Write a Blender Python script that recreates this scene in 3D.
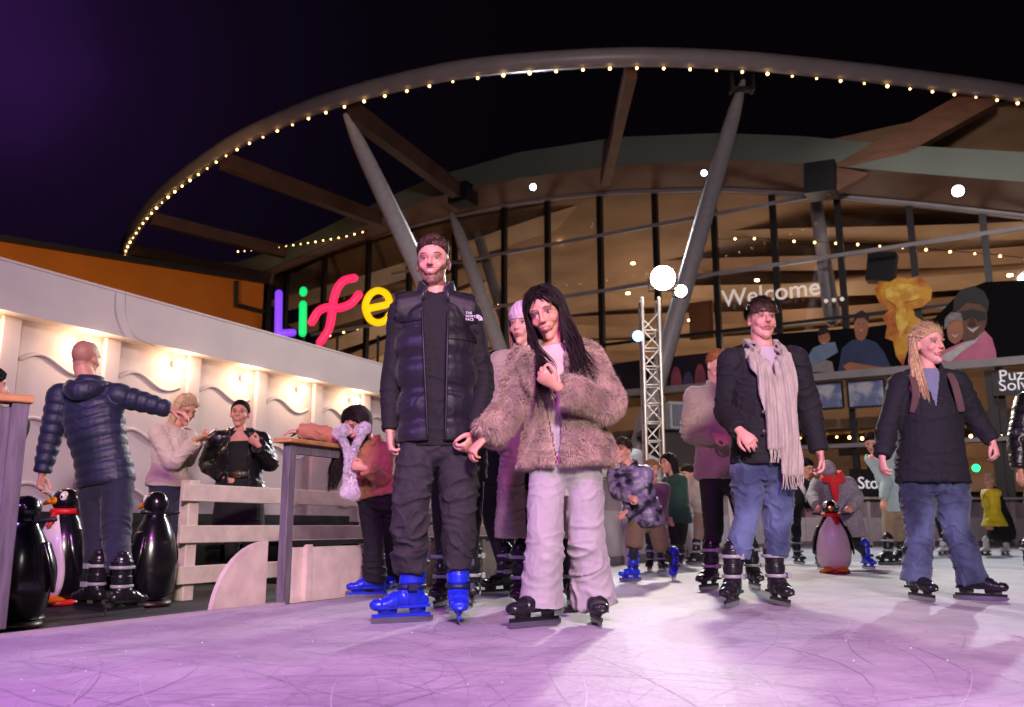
import bpy, math, random
import numpy as np
from mathutils import Vector, Matrix, Euler
random.seed(7); RNG = np.random.default_rng(7)
PI = math.pi
for _o in list(bpy.data.objects): bpy.data.objects.remove(_o)
COL = bpy.context.scene.collection
# ---------------------------------------------------------------- camera maths
FP = 880.0; PITCH = math.atan(171.5/880); CH = 0.45
CP, SP = math.cos(PITCH), math.sin(PITCH)
def ray(px, py):
    u = px-512.0; v = 353.5-py
    return Vector((u, FP*CP-v*SP, FP*SP+v*CP))
def at(px, py, Y):
    r = ray(px, py); t = Y/r.y
    return Vector((r.x*t, Y, CH+r.z*t))
def on_z(px, py, z):
    r = ray(px, py); t = (z-CH)/r.z
    return Vector((r.x*t, r.y*t, z))
FY0, FK = 32.2, 0.61                       # the glass front: Y = FY0 - FK*X
def gp(px, py, off=0.0):
    r = ray(px, py); t = (FY0-off)/(r.y+FK*r.x)
    return Vector((r.x*t, r.y*t, CH+r.z*t))
FDIR = Vector((1, -FK, 0)).normalized(); FNRM = Vector((-FK, -1, 0)).normalized()
# ---------------------------------------------------------------- colours, materials
def lin(c):
    c = c/255.0
    return c/12.92 if c <= 0.04045 else ((c+0.055)/1.055)**2.4
def C(r, g, b): return (lin(r), lin(g), lin(b), 1.0)
_M = {}
def mat(name, col, rough=0.7, metal=0.0, var=0.15, vscale=6.0, bump=0.0, bscale=60.0, emit=None, estr=0.0,
        coat=0.0, sheen=0.0, stretch=(1, 1, 1), spec=0.5, detail=4.0, col2=None, attr=False, sss=0.0, coords='Object', wave=None):
    if name in _M: return _M[name]
    m = bpy.data.materials.new(name); m.use_nodes = True; nt = m.node_tree; N = nt.nodes; L = nt.links
    b = N['Principled BSDF']
    b.inputs['Roughness'].default_value = rough; b.inputs['Metallic'].default_value = metal
    b.inputs['Specular IOR Level'].default_value = spec
    b.inputs['Coat Weight'].default_value = coat; b.inputs['Sheen Weight'].default_value = sheen
    b.inputs['Base Color'].default_value = col
    if sss: b.inputs['Subsurface Weight'].default_value = sss; b.inputs['Subsurface Radius'].default_value = (.012, .005, .003); b.inputs['Subsurface Scale'].default_value = 1.0
    tc = N.new('ShaderNodeTexCoord'); mp = N.new('ShaderNodeMapping'); mp.inputs['Scale'].default_value = stretch
    L.new(tc.outputs[coords], mp.inputs['Vector'])
    if attr:
        a = N.new('ShaderNodeAttribute'); a.attribute_name = 'Col'
        src = a.outputs['Color']
    else: src = None
    if var > 0 or col2 is not None:
        n = N.new('ShaderNodeTexNoise'); n.inputs['Scale'].default_value = vscale; n.inputs['Detail'].default_value = detail
        L.new(mp.outputs[0], n.inputs['Vector'])
        if col2 is not None:
            cr = N.new('ShaderNodeValToRGB'); cr.color_ramp.elements[0].position = .42; cr.color_ramp.elements[1].position = .58
            cr.color_ramp.elements[0].color = col; cr.color_ramp.elements[1].color = col2
            L.new(n.outputs['Fac'], cr.inputs[0]); L.new(cr.outputs[0], b.inputs['Base Color'])
        else:
            mr = N.new('ShaderNodeMapRange'); mr.inputs['From Min'].default_value = .3; mr.inputs['From Max'].default_value = .7
            mr.inputs['To Min'].default_value = 1-var; mr.inputs['To Max'].default_value = 1+var
            L.new(n.outputs['Fac'], mr.inputs['Value'])
            vm = N.new('ShaderNodeVectorMath'); vm.operation = 'SCALE'
            if src is not None: L.new(src, vm.inputs[0])
            else: vm.inputs[0].default_value = col[:3]
            L.new(mr.outputs[0], vm.inputs['Scale']); L.new(vm.outputs[0], b.inputs['Base Color'])
    elif src is not None: L.new(src, b.inputs['Base Color'])
    if bump > 0:
        n2 = N.new('ShaderNodeTexNoise'); n2.inputs['Scale'].default_value = bscale; n2.inputs['Detail'].default_value = 3
        L.new(mp.outputs[0], n2.inputs['Vector'])
        bp = N.new('ShaderNodeBump'); bp.inputs['Strength'].default_value = bump; bp.inputs['Distance'].default_value = .004
        L.new(n2.outputs['Fac'], bp.inputs['Height']); L.new(bp.outputs[0], b.inputs['Normal'])
    if emit is not None:
        b.inputs['Emission Color'].default_value = emit; b.inputs['Emission Strength'].default_value = estr
    _M[name] = m
    return m
# ---------------------------------------------------------------- objects
def wl(o):
    v = Vector((0, 0, 0))
    while o is not None: v = v+o.location; o = o.parent
    return v
def empty(name, loc, label=None, cat=None, group=None):
    o = bpy.data.objects.new(name, None); COL.objects.link(o); o.location = loc; o.empty_display_size = .1
    tag(o, label, cat, group); return o
def tag(o, label=None, cat=None, group=None, kind=None):
    if label: o['label'] = label
    if cat: o['category'] = cat
    if group: o['group'] = group
    if kind: o['kind'] = kind
    return o
def copy_tree(o, parent=None):
    c = o.copy(); COL.objects.link(c); c.parent = parent
    for ch in list(o.children): copy_tree(ch, c)
    return c
def dup(root, loc, rotz=0.0, label=None, scale=None):
    c = copy_tree(root); c.location = loc; c.rotation_euler = (0, 0, rotz)
    if label: c['label'] = label
    if scale: c.scale = (scale,)*3
    return c
def mesh_np(name, V, F, smooth=True):
    me = bpy.data.meshes.new(name); V = np.asarray(V, np.float64)
    if isinstance(F, np.ndarray):
        k = F.shape[1]; me.vertices.add(len(V)); me.vertices.foreach_set('co', V.ravel())
        me.loops.add(F.size); me.loops.foreach_set('vertex_index', F.ravel().astype(np.int32))
        me.polygons.add(len(F)); me.polygons.foreach_set('loop_start', (np.arange(len(F))*k).astype(np.int32))
        me.update(calc_edges=True); me.validate()
    else:
        me.from_pydata([tuple(v) for v in V], [], F); me.update(calc_edges=True)
    if smooth: me.polygons.foreach_set('use_smooth', [True]*len(me.polygons))
    return me
def link(name, me, m, parent=None, loc=None):
    """vertices of me are world coordinates; shift them to the parent or to loc"""
    base = wl(parent) if parent is not None else (Vector(loc) if loc is not None else Vector((0, 0, 0)))
    me.transform(Matrix.Translation(-base))
    o = bpy.data.objects.new(name, me); COL.objects.link(o)
    if parent is not None: o.parent = parent
    else: o.location = base
    for mm in (m if isinstance(m, (list, tuple)) else [m]): me.materials.append(mm)
    return o
def spline(P, k):
    """Catmull-Rom through rows of P (numpy), k steps per span"""
    P = np.asarray(P, float)
    if k <= 1 or len(P) < 2: return P
    Q = np.vstack([2*P[0]-P[1], P, 2*P[-1]-P[-2]]); out = []
    for i in range(1, len(Q)-2):
        a, b, c, d = Q[i-1:i+3]
        for j in range(k):
            t = j/k
            out.append(.5*((2*b)+(-a+c)*t+(2*a-5*b+4*c-d)*t*t+(-a+3*b-3*c+d)*t**3))
    out.append(Q[-2]); return np.array(out)
class MB:
    def __init__(s): s.V = []; s.F = []; s.mi = []
    def add(s, V, F, mi=0):
        o = len(s.V); s.V.extend([tuple(map(float, v)) for v in V]); s.F.extend([tuple(i+o for i in f) for f in F]); s.mi.extend([mi]*len(F)); return s
    def box(s, c, size, rz=0.0, R=None, mi=0):
        hx, hy, hz = size[0]/2, size[1]/2, size[2]/2
        M = R if R is not None else Matrix.Rotation(rz, 3, 'Z')
        V = [Vector(c)+M@Vector((x*hx, y*hy, z*hz)) for x in (-1, 1) for y in (-1, 1) for z in (-1, 1)]
        return s.add(V, [(0, 1, 3, 2), (4, 6, 7, 5), (0, 4, 5, 1), (2, 3, 7, 6), (0, 2, 6, 4), (1, 5, 7, 3)], mi)
    def beam(s, a, b, w, h, up=(0, 0, 1), mi=0):
        a = Vector(a); b = Vector(b); d = (b-a); L = d.length; d.normalize()
        u = Vector(up); x = d.cross(u)
        if x.length < 1e-4: x = d.cross(Vector((0, 1, 0)))
        x.normalize(); z = x.cross(d).normalized(); R = Matrix((d, x, z)).transposed()
        return s.box((a+b)/2, (L, w, h), R=R, mi=mi)
    def tube(s, P, R, side=None, k=4, n=14, cap='round', close=False, mi=0):
        """P points, R radius or (a, b) per point: a along side, b across it"""
        P = np.array([list(p) for p in P], float)
        if np.isscalar(R): R = [R]*len(P)
        RR = np.array([(r, r) if np.isscalar(r) else tuple(r) for r in R], float)
        S = None
        if side is not None:
            S = np.array([list(side)]*len(P), float) if np.ndim(side[0]) == 0 else np.array([list(q) for q in side], float)
        if k > 1 and not close:
            P = spline(P, k); RR = np.maximum(spline(RR, k), 1e-4)
            if S is not None: S = spline(S, k)
        T = np.gradient(P, axis=0)
        if close: T = (np.roll(P, -1, 0)-np.roll(P, 1, 0))
        T /= (np.linalg.norm(T, axis=1, keepdims=True)+1e-12)
        rings = []; prev = None
        for i in range(len(P)):
            if S is not None: a = S[i]-T[i]*np.dot(S[i], T[i])
            elif prev is not None: a = prev-T[i]*np.dot(prev, T[i])
            else:
                a = np.cross(T[i], [0, 0, 1.]) if abs(T[i][2]) < .9 else np.cross(T[i], [0, 1., 0])
            a /= (np.linalg.norm(a)+1e-12); prev = a; b = np.cross(T[i], a)
            rings.append((P[i], a, b, RR[i][0], RR[i][1]))
        if cap == 'round' and not close:
            def ex(r, t, sg):
                m = min(r[3], r[4]); o = []
                for f, g in ((.5, .866), (.866, .5), (.985, .17)): o.append((r[0]+t*sg*m*f, r[1], r[2], r[3]*g, r[4]*g))
                return o
            rings = ex(rings[0], T[0], -1)[::-1]+rings+ex(rings[-1], T[-1], 1)
        V = []; ang = np.arange(n)*2*PI/n
        for c, a, b, ra, rb in rings: V.extend(c+np.outer(np.cos(ang)*ra, a)+np.outer(np.sin(ang)*rb, b))
        F = []; m = len(rings)
        for i in range(m if close else m-1):
            j = (i+1) % m
            for q in range(n): F.append((i*n+q, i*n+(q+1) % n, j*n+(q+1) % n, j*n+q))
        if not close:
            F.append(tuple(range(n))[::-1]); F.append(tuple((m-1)*n+q for q in range(n)))
        return s.add(V, F, mi)
    def ell(s, c, r, M=None, n=20, m=12, mi=0):
        V = []; F = []; M = M or Matrix.Identity(3)
        for i in range(m+1):
            th = PI*i/m
            for j in range(n):
                ph = 2*PI*j/n
                V.append(Vector(c)+M@Vector((r[0]*math.sin(th)*math.cos(ph), r[1]*math.sin(th)*math.sin(ph), r[2]*math.cos(th))))
        for i in range(m):
            for j in range(n): F.append((i*n+j, (i+1)*n+j, (i+1)*n+(j+1) % n, i*n+(j+1) % n))
        return s.add(V, F, mi)
    def lathe(s, c, prof, n=24, M=None, mi=0, sx=1.0, sy=1.0):
        V = []; F = []; M = M or Matrix.Identity(3)
        for r, z in prof:
            for j in range(n): a = 2*PI*j/n; V.append(Vector(c)+M@Vector((r*math.cos(a)*sx, r*math.sin(a)*sy, z)))
        for i in range(len(prof)-1):
            for j in range(n): F.append((i*n+j, i*n+(j+1) % n, (i+1)*n+(j+1) % n, (i+1)*n+j))
        F.append(tuple(range(n))[::-1]); F.append(tuple((len(prof)-1)*n+j for j in range(n)))
        return s.add(V, F, mi)
    def prism(s, pts, nrm, th, mi=0):
        """polygon pts (3-D, planar) given thickness th against nrm"""
        n = len(pts); nv = Vector(nrm).normalized()*th
        V = [Vector(p) for p in pts]+[Vector(p)-nv for p in pts]
        F = [tuple(range(n)), tuple(range(2*n-1, n-1, -1))]+[(i, i+n, (i+1) % n+n, (i+1) % n) for i in range(n)]
        return s.add(V, F, mi)
    def build(s, name, m, parent=None, loc=None, smooth=False, bevel=0.0):
        me = bpy.data.meshes.new(name); me.from_pydata(s.V, [], s.F); me.update()
        import bmesh
        b = bmesh.new(); b.from_mesh(me); bmesh.ops.remove_doubles(b, verts=b.verts, dist=1e-5) if not s.mi or max(s.mi) == 0 else None
        bmesh.ops.recalc_face_normals(b, faces=b.faces)
        if bevel > 0: bmesh.ops.bevel(b, geom=list(b.edges), offset=bevel, segments=1, affect='EDGES', profile=.5)
        b.to_mesh(me); b.free()
        if smooth: me.polygons.foreach_set('use_smooth', [True]*len(me.polygons))
        if s.mi and max(s.mi) > 0 and len(s.mi) == len(me.polygons): me.polygons.foreach_set('material_index', s.mi)
        o = link(name, me, m, parent, loc)
        return o
def text_mb(txt, size, origin, xdir, zdir, thick=.01, spacing=1.0, width=None, bold=.0):
    cu = bpy.data.curves.new('t', 'FONT'); cu.offset = bold; cu.body = txt; cu.size = size; cu.extrude = thick/2; cu.space_character = spacing
    cu.resolution_u = 4
    o = bpy.data.objects.new('t', cu); COL.objects.link(o)
    me = bpy.data.meshes.new_from_object(o.evaluated_get(bpy.context.evaluated_depsgraph_get()))
    bpy.data.objects.remove(o)
    x = Vector(xdir).normalized(); z = Vector(zdir).normalized(); y = z.cross(x).normalized()   # text normal = -y
    nrm = x.cross(z)
    V = np.empty(len(me.vertices)*3); me.vertices.foreach_get('co', V); V = V.reshape(-1, 3)
    if width: V *= width/(V[:, 0].max()-V[:, 0].min())
    mb = MB(); W = [Vector(origin)+x*v[0]+z*v[1]+nrm*v[2] for v in V]
    mb.add(W, [tuple(p.vertices) for p in me.polygons]); bpy.data.meshes.remove(me)
    return mb
# ---------------------------------------------------------------- numpy mesh tools
def vnoise(P, seed=0):
    P = np.asarray(P, float); I = np.floor(P).astype(np.int64); f = P-I; f = f*f*(3-2*f)
    def h(a, b, c):
        x = (a*374761393+b*668265263+c*2147483647+seed*1274126177) & 0xffffffff
        x = ((x ^ (x >> 13))*1274126177) & 0xffffffff
        return ((x ^ (x >> 16)) & 0xffff)/65535.0
    r = 0
    for dx in (0, 1):
        for dy in (0, 1):
            for dz in (0, 1):
                w = (f[:, 0] if dx else 1-f[:, 0])*(f[:, 1] if dy else 1-f[:, 1])*(f[:, 2] if dz else 1-f[:, 2])
                r = r+w*h(I[:, 0]+dx, I[:, 1]+dy, I[:, 2]+dz)
    return r*2-1
def remesh(mb, voxel, it=3):
    me = bpy.data.meshes.new('tmp'); me.from_pydata(mb.V, [], mb.F); me.update()
    o = bpy.data.objects.new('tmp', me); COL.objects.link(o)
    md = o.modifiers.new('r', 'REMESH'); md.mode = 'VOXEL'; md.voxel_size = voxel; md.adaptivity = 0
    r = bpy.data.meshes.new_from_object(o.evaluated_get(bpy.context.evaluated_depsgraph_get()))
    bpy.data.objects.remove(o); bpy.data.meshes.remove(me)
    V = np.empty(len(r.vertices)*3); r.vertices.foreach_get('co', V); V = V.reshape(-1, 3)
    F = np.empty(len(r.loops), np.int32); r.loops.foreach_get('vertex_index', F); F = F.reshape(-1, 4)
    bpy.data.meshes.remove(r)
    return vsmooth(V, F, it), F
def vsmooth(V, F, it, f=.6):
    E = np.vstack([F[:, [0, 1]], F[:, [1, 2]], F[:, [2, 3]], F[:, [3, 0]]])
    n = len(V); dg = np.bincount(E[:, 0], minlength=n)+np.bincount(E[:, 1], minlength=n)+1e-9
    for _ in range(it):
        A = np.stack([np.bincount(E[:, 0], weights=V[E[:, 1], c], minlength=n)+np.bincount(E[:, 1], weights=V[E[:, 0], c], minlength=n) for c in range(3)], 1)/dg[:, None]
        V = V+(A-V)*f
    return V
def vnormals(V, F):
    a = V[F[:, 2]]-V[F[:, 0]]; b = V[F[:, 3]]-V[F[:, 1]]; fn = np.cross(a, b)
    N = np.stack([sum(np.bincount(F[:, q], weights=fn[:, c], minlength=len(V)) for q in range(4)) for c in range(3)], 1)
    return N/(np.linalg.norm(N, axis=1, keepdims=True)+1e-12)
def folds(V, F, amp=.005, seed=1, sx=9, sz=26, fine=.35):
    """cloth wrinkles: long ridges, mostly across the drop of the cloth"""
    N = vnormals(V, F)
    w = V*np.array([sx, sx, sz])+4*seed
    warp = np.stack([vnoise(V*7+seed, 3), vnoise(V*7+9+seed, 4), vnoise(V*7+5+seed, 5)], 1)*1.3
    r = 1.9*np.exp(-5.5*np.abs(vnoise(w+warp, 1+seed)))-.6+.7*np.exp(-7*np.abs(vnoise(w*np.array([1.8, 1.8, .5])+warp*1.5+7, 2+seed)))
    big = vnoise(V*6+seed*3, 8)
    fi = vnoise(V*45+seed, 9)
    d = amp*(.75*r*(.5+.5*big)+.6*big+fine*.3*fi)
    return V+N*d[:, None]
def cut(V, F, keep):
    k = keep(V); f = k[F].all(1); F2 = F[f]; used = np.zeros(len(V), bool); used[F2.ravel()] = True
    idx = np.cumsum(used)-1
    return V[used], idx[F2]
def obj_np(name, V, F, m, parent, thick=0.0):
    me = mesh_np(name, V, F); o = link(name, me, m, parent)
    if thick:
        md = o.modifiers.new('s', 'SOLIDIFY'); md.thickness = thick; md.offset = -1
    return o
# ---------------------------------------------------------------- people
def atz(px, z, Y):
    m = (z-CH)/Y; v = FP*(m*CP-SP)/(CP+m*SP)
    return Vector(((px-512.0)/(FP*CP-v*SP)*Y, Y, z))
def V3(v): return np.array(list(v), float)
def col3(c): return np.array(c[:3])
SKIN = C(205, 150, 128); LIP = C(165, 84, 84)
UPZ = Vector((0, 0, 1))
def puff(P, R, sp, dep, k=10, ph=0.0):
    P = spline(P, k); R = spline([(r, r) if np.isscalar(r) else r for r in R], k)
    L = np.concatenate([[0], np.cumsum(np.linalg.norm(np.diff(P, axis=0), axis=1))])
    n = int(L[-1]/(sp/9))+2; t = np.linspace(0, L[-1], n)
    P2 = np.stack([np.interp(t, L, P[:, c]) for c in range(3)], 1); R2 = np.stack([np.interp(t, L, R[:, c]) for c in range(2)], 1)
    q = np.abs(np.cos(PI*(t/sp+ph)))**4
    return P2, R2-dep*.024*q[:, None]
class Person:
    def __init__(s, label, d, J, gz=0.0, k=1.0, fem=False, yaw=0.0, head=(0, 0, 0), hs=None, skin=SKIN, voxel=.007, shw=None, group=None, fat=1.0, brow=C(60, 42, 34), smile=0, beard=None, stache=None, hands=None, lips=LIP, syaw=None, buzz=None, socks=1):
        s.d, s.gz, s.k, s.fem, s.yaw, s.voxel, s.fat = d, gz, k, fem, math.radians(yaw), voxel, fat
        s.hs = hs or (1.0 if k > .92 else .9); s.skinc = skin; s.hands = hands or {}
        s.side = Vector((math.cos(s.yaw), math.sin(s.yaw), 0)); s.front = Vector((math.sin(s.yaw), -math.cos(s.yaw), 0))
        sy = s.yaw if syaw is None else math.radians(syaw)
        s.sside = Vector((math.cos(sy), math.sin(sy), 0)); s.sfront = Vector((math.sin(sy), -math.cos(sy), 0))
        lr = s.side if s.side.x >= 0 else -s.side
        lrs = s.sside if s.sside.x >= 0 else -s.sside
        j = {}
        for n, v in J.items():
            if n.startswith('an'): j[n] = atz(v[0], gz+(v[2] if len(v) > 2 else .15*min(1, k+.1)), d+v[1])
            else: j[n] = at(v[0], v[1], d+(v[2] if len(v) > 2 else 0))
        q_ = j['sh']-j['hd'] if 'sh' in j else None; mx_ = (.243 if not fem else .230)*s.hs*(.93 if k < .9 else 1)
        if q_ is not None and q_.length > mx_: j['sh'] = j['hd']+q_.normalized()*mx_
        w = shw or (.185 if not fem else .16)*k; hw = .09*k
        if 'sh_l' not in j: j['sh_l'] = j['sh']-lrs*w; j['sh_r'] = j['sh']+lrs*w
        else: j['sh'] = (j['sh_l']+j['sh_r'])/2
        j['hip_l'] = j['hip']-lr*hw; j['hip_r'] = j['hip']+lr*hw
        s.j = j; y, p, r = [math.radians(a) for a in head]
        s.H = Matrix.Rotation(y, 3, 'Z')@Matrix.Rotation(p, 3, 'X')@Matrix.Rotation(r, 3, 'Y')
        base = Vector((j['hip'].x, j['hip'].y, gz)); 
        if 'an_l' in j: base = Vector(((j['an_l'].x+j['an_r'].x)/2, (j['an_l'].y+j['an_r'].y)/2, gz))
        s.root = empty('person', base, label, 'person', group)
        s.buzz = buzz; s.socks = socks; s.brow, s.smile, s.beard, s.stache, s.lips = brow, smile, beard, stache, lips
        s.make_body()
    def hp(s, x, y, z): return s.j['hd']+s.H@(Vector((x, y, z))*s.hs)
    # ---- shared lofts
    def torso(s, mb, bulk=0.0, hem=0.0, hemw=0.0, top=.085, sp=0, dep=0, shb=None, belly=0.0, ph=0.0):
        j, k = s.j, s.k; H, S = j['hip'], j['sh']; ax = (S-H); up = ax.normalized()
        if s.fem: W = [(.165, .115), (.165, .115), (.13, .10), (.145, .118), (.135, .095), (.062, .058)]
        else: W = [(.155, .115), (.158, .118), (.15, .108), (.165, .120), (.155, .100), (.068, .062)]
        c = [H-UPZ*hem-up*.02, H+up*.02, H+ax*.33, H+ax*.70, H+ax*.95, S+up*top*k]
        f = s.fat; R = []
        for i, (a, b) in enumerate(W):
            a, b = a*k*(f if i < 4 else 1), b*k*(f if i < 4 else 1)
            if i == 2: a += belly; b += belly
            q = bulk if i < 4 else bulk*.55
            R.append((a+q+(hemw if i == 0 else 0), b+q+(hemw if i == 0 else 0)))
        sides = [s.side]*3+[(s.side+s.sside).normalized()]+[s.sside]*2
        if sp:
            P, RR = puff([V3(q) for q in c], R, sp, dep, ph=ph)
            t = np.linspace(0, 1, len(P)); sd = [s.side*(1-q)+s.sside*q for q in t]
            mb.tube(P, RR, side=[tuple(q) for q in sd], k=1, n=28, cap='flat')
        else: mb.tube(c, R, side=[tuple(q) for q in sides], k=5, n=26, cap='flat')
        r = (.052*k if shb is None else shb)+bulk*.8
        m_ = S+up*.055*k; l_, r_ = j['sh_l'], j['sh_r']
        mb.tube([l_, l_.lerp(m_, .5)-up*.004, m_, r_.lerp(m_, .5)-up*.004, r_], [r, r*.95, r*.98, r*.95, r], k=4)
    def arm(s, mb, sd, bulk=0.0, end=1.0, cuff=0.0, sp=0, dep=0, wr=None):
        j, k = s.j, s.k; a, b, c = j['sh_'+sd], j['el_'+sd], j['wr_'+sd]; c = b+(c-b)*end
        u = .92 if s.fem else 1.0
        P = [a, a.lerp(b, .5), b, b.lerp(c, .4), c]
        R = [.054*k*u+bulk, .046*k*u+bulk, .040*k*u+bulk, .037*k*u+bulk*.95, (.026*k*u+bulk*.75+cuff)]
        if sp:
            P2, R2 = puff([V3(q) for q in P], R, sp, dep); mb.tube(P2, R2, k=1, n=18, cap='flat')
        else: mb.tube(P, R, k=4, n=18, cap='flat')
        mb.ell(a, (R[0]*.98,)*3)
    def leg(s, mb, sd, R, end=None, start=0.0):
        """R: radii at hip, mid thigh, knee, calf, hem"""
        j = s.j; a, b, c = j['hip_'+sd], j['kn_'+sd], j['an_'+sd]
        if end is not None: c = c+(b-c).normalized()*end
        a2 = a+(s.j['hip']-a)*.1
        mb.tube([a2, a.lerp(b, .5), b, b.lerp(c, .5), c], R, side=tuple(s.side), k=5, n=22, cap='flat')
    def hand(s, mb, sd, dr=None, nrm=None, curl=.6, thumb=1, sc=None):
        j, k = s.j, s.k; w = j['wr_'+sd]; d = (Vector(dr) if dr else (w-j['el_'+sd])).normalized()
        n = Vector(nrm) if nrm else (s.j['hip']-w)
        n = (n-d*n.dot(d)); n = n.normalized() if n.length > 1e-3 else Vector((0, 1, 0)); a = d.cross(n).normalized()
        q = (sc or (1.0 if k > .92 else k))*(.93 if s.fem else 1.0)
        mb.tube([w-d*.02, w+d*.02*q, w+d*.055*q, w+d*.088*q], [(.026*q, .019*q), (.03*q, .018*q), (.038*q, .017*q), (.039*q, .013*q)], side=tuple(a), k=3, n=14)
        for i, (o, L) in enumerate(((-.0315, .068), (-.0105, .078), (.0105, .073), (.0315, .056))):
            c = curl*(1+.12*i*thumb); base = w+d*(.078-.006*abs(i-1.5))*q+a*o*q
            P = [base]; dd = d+a*o*2.2; ang = 0
            for seg, fr in ((.45, .75), (.31, 1.15), (.24, .8)):
                ang += c*fr; v = (dd*math.cos(ang)+n*math.sin(ang)); P.append(P[-1]+v*L*seg*q)
            mb.tube(P, [.0098*q, .0092*q, .0085*q, .007*q], k=2, n=8)
        t0 = w+d*.022*q-a*.024*q*thumb+n*.004
        t1 = t0+(d*.6-a*.62*thumb+n*.35).normalized()*.038*q; t2 = t1+(d*.85-a*.12*thumb+n*.45).normalized()*.03*q; t3 = t2+(d*.9+a*.15*thumb+n*.4).normalized()*.024*q
        mb.tube([t0, t1, t2, t3], [.0145*q, .0125*q, .0105*q, .008*q], k=2, n=9)
    # ---- the body: one remeshed surface
    def head_mb(s, mb):
        H = s.H; h = s.hs; e = lambda c, r: mb.ell(s.hp(*c), [q*h for q in r], H, 22, 16)
        fm = s.fem
        e((0, .012, .032), (.076, .096, .086)); e((0, -.012, -.012), (.066, .076, .072))
        mb.tube([s.hp(0, -.008, -.03), s.hp(0, -.03, -.07), s.hp(0, -.058, -.098)], [(.064*h, .052*h), ((.05 if fm else .056)*h, .042*h), ((.022 if fm else .030)*h, .024*h)], side=tuple(H@Vector((1, 0, 0))), k=4, n=20)
        e((0, -.068, -.098), (.02 if fm else .026, .02, .018))
        for x in (-1, 1):
            e((x*.034, -.054, -.020), (.027, .024, .026)); e((x*.03, -.072, .032), (.024, .014, .010))
            mb.ell(s.hp(x*.076, .012, -.006), (.009*h, .019*h, .032*h), H@Matrix.Rotation(x*.35, 3, 'Z')@Matrix.Rotation(-.15, 3, 'X'), 12, 8)
            e((x*.010, -.096, -.022), (.0085, .010, .0075)); e((x*.031, -.067, .008), (.0135, .0135, .0115))
        mb.tube([s.hp(0, -.080, .026), s.hp(0, -.091, .006), s.hp(0, -.107+.006*fm, -.018)], [.009*h, .009*h, (.010 if fm else .012)*h], k=3, n=12)
        e((0, -.086, -.048), (.021, .012, .0075)); e((0, -.084, -.061), (.018, .012, .0075)); e((0, -.072, -.05), (.034, .02, .022))
    def make_body(s):
        j, k = s.j, s.k; mb = MB(); s.torso(mb)
        nb = j['sh']+Vector((0, 0, .02*k))
        mb.tube([nb-UPZ*.03, nb+Vector((0, 0, .03)), s.hp(0, .022, -.06), s.hp(0, .02, -.02)], [.075*k, (.05 if s.fem else .06)*s.hs, (.048 if s.fem else .057)*s.hs, .05*s.hs], k=4, n=20)
        s.head_mb(mb)
        for sd in 'lr':
            if 'el_'+sd in j:
                s.arm(mb, sd); hd = s.hands.get(sd, {})
                if hd is not None: s.hand(mb, sd, **hd)
            if 'kn_'+sd in j:
                s.leg(mb, sd, [.082*k*s.fat, .072*k*s.fat, .052*k, .046*k, .034*k])
                mb.ell(j['an_'+sd]+Vector((0, 0, -.02*k)), (.035*k, .035*k, .04*k))
        V, F = remesh(mb, s.voxel, 2)
        R = np.array(s.H); p = (V-V3(j['hd']))@R/s.hs
        # eye sockets, mouth corners, philtrum
        x, y, z = p[:, 0], p[:, 1], p[:, 2]; ax = np.abs(x); fr = (y < -.035)
        dz = -.0065*np.exp(-((ax-.017)/.009)**2-((z-.010)/.010)**2) - .004*np.exp(-((ax-.034)/.018)**2-((z-.020)/.006)**2)
        dz -= .003*np.exp(-(x/.022)**2-((z+.0545)/.0022)**2)
        dz += .0025*np.exp(-((ax-.031)/.014)**2-((z+.004)/.006)**2)
        V = V+(np.stack([0*x, -dz*fr, 0*x], 1)*s.hs)@R.T
        Cc = np.tile(col3(s.skinc), (len(V), 1))
        def put(m, c): 
            nonlocal Cc
            m = np.clip(m, 0, 1)[:, None]; Cc = Cc*(1-m)+col3(c)*m
        def ell_m(cx, cz, rx, rz, soft=.35, xx=None, zz=None):
            q = np.sqrt(((x if xx is None else xx)-cx)**2/rx**2+((z if zz is None else zz)-cz)**2/rz**2); return np.clip((1+soft-q)/(2*soft), 0, 1)*fr
        put(.25*ell_m(.038, -.02, .026, .02, .6, ax), C(205, 105, 95)); put(.15*ell_m(0, -.018, .014, .012, .6), C(205, 110, 98))
        put(.30*ell_m(.030, .012, .024, .014, .5, ax), C(120, 75, 66))  # eye sockets darkened, their shade put into the skin colour
        zm = z-5.5*x*x*s.smile
        if s.buzz is not None:
            az_ = np.degrees(np.abs(np.arctan2(x, -(y-.012)))); ln = np.interp(az_, [0, 35, 50, 60, 68, 80, 95, 108, 130, 180], [.078, .070, .055, .032, -.015, -.02, -.0, -.012, -.05, -.075])
            put(np.clip((z-ln)/.012, 0, 1)*(.85+.15*vnoise(V*350, 6))*(z > -.09), s.buzz)
        if s.beard is not None:
            edge_ = np.interp(ax, [0, .012, .03, .045, .06, .07, .08], [-.075, -.070, -.045, -.030, -.008, .004, .01])
            b = np.clip((edge_-z)/.010, 0, 1)*(y < .015)*(z > -.118)*np.where(y > -.0, np.clip((.012-y)/.012, 0, 1), 1)
            b = np.maximum(b, np.clip((-.052-z)/.01, 0, 1)*np.clip((ax-.022)/.008, 0, 1)*(y < -.03)*(z > -.118)); b = np.maximum(b, ell_m(0, -.073, .014, .004, .6))
            n = .75+.3*vnoise(V*400, 5); put(b*n*.93, s.beard)
        if s.stache is not None: put(.8*ell_m(0, -.0385, .027, .0042, .4), s.stache)
        mw = .86 if s.fem else 1.0; put(ell_m(0, -.0545, (.025 if not s.smile else .028)*mw, .0100 if not s.smile else .0085, .25, None, zm), s.lips)
        if s.smile: put(ell_m(0, -.0535, .020*mw, .0040, .25, None, zm), C(206, 192, 182)); 
        else: put(.8*ell_m(0, -.0545, .022, .0018, .5), C(70, 25, 25))
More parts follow.
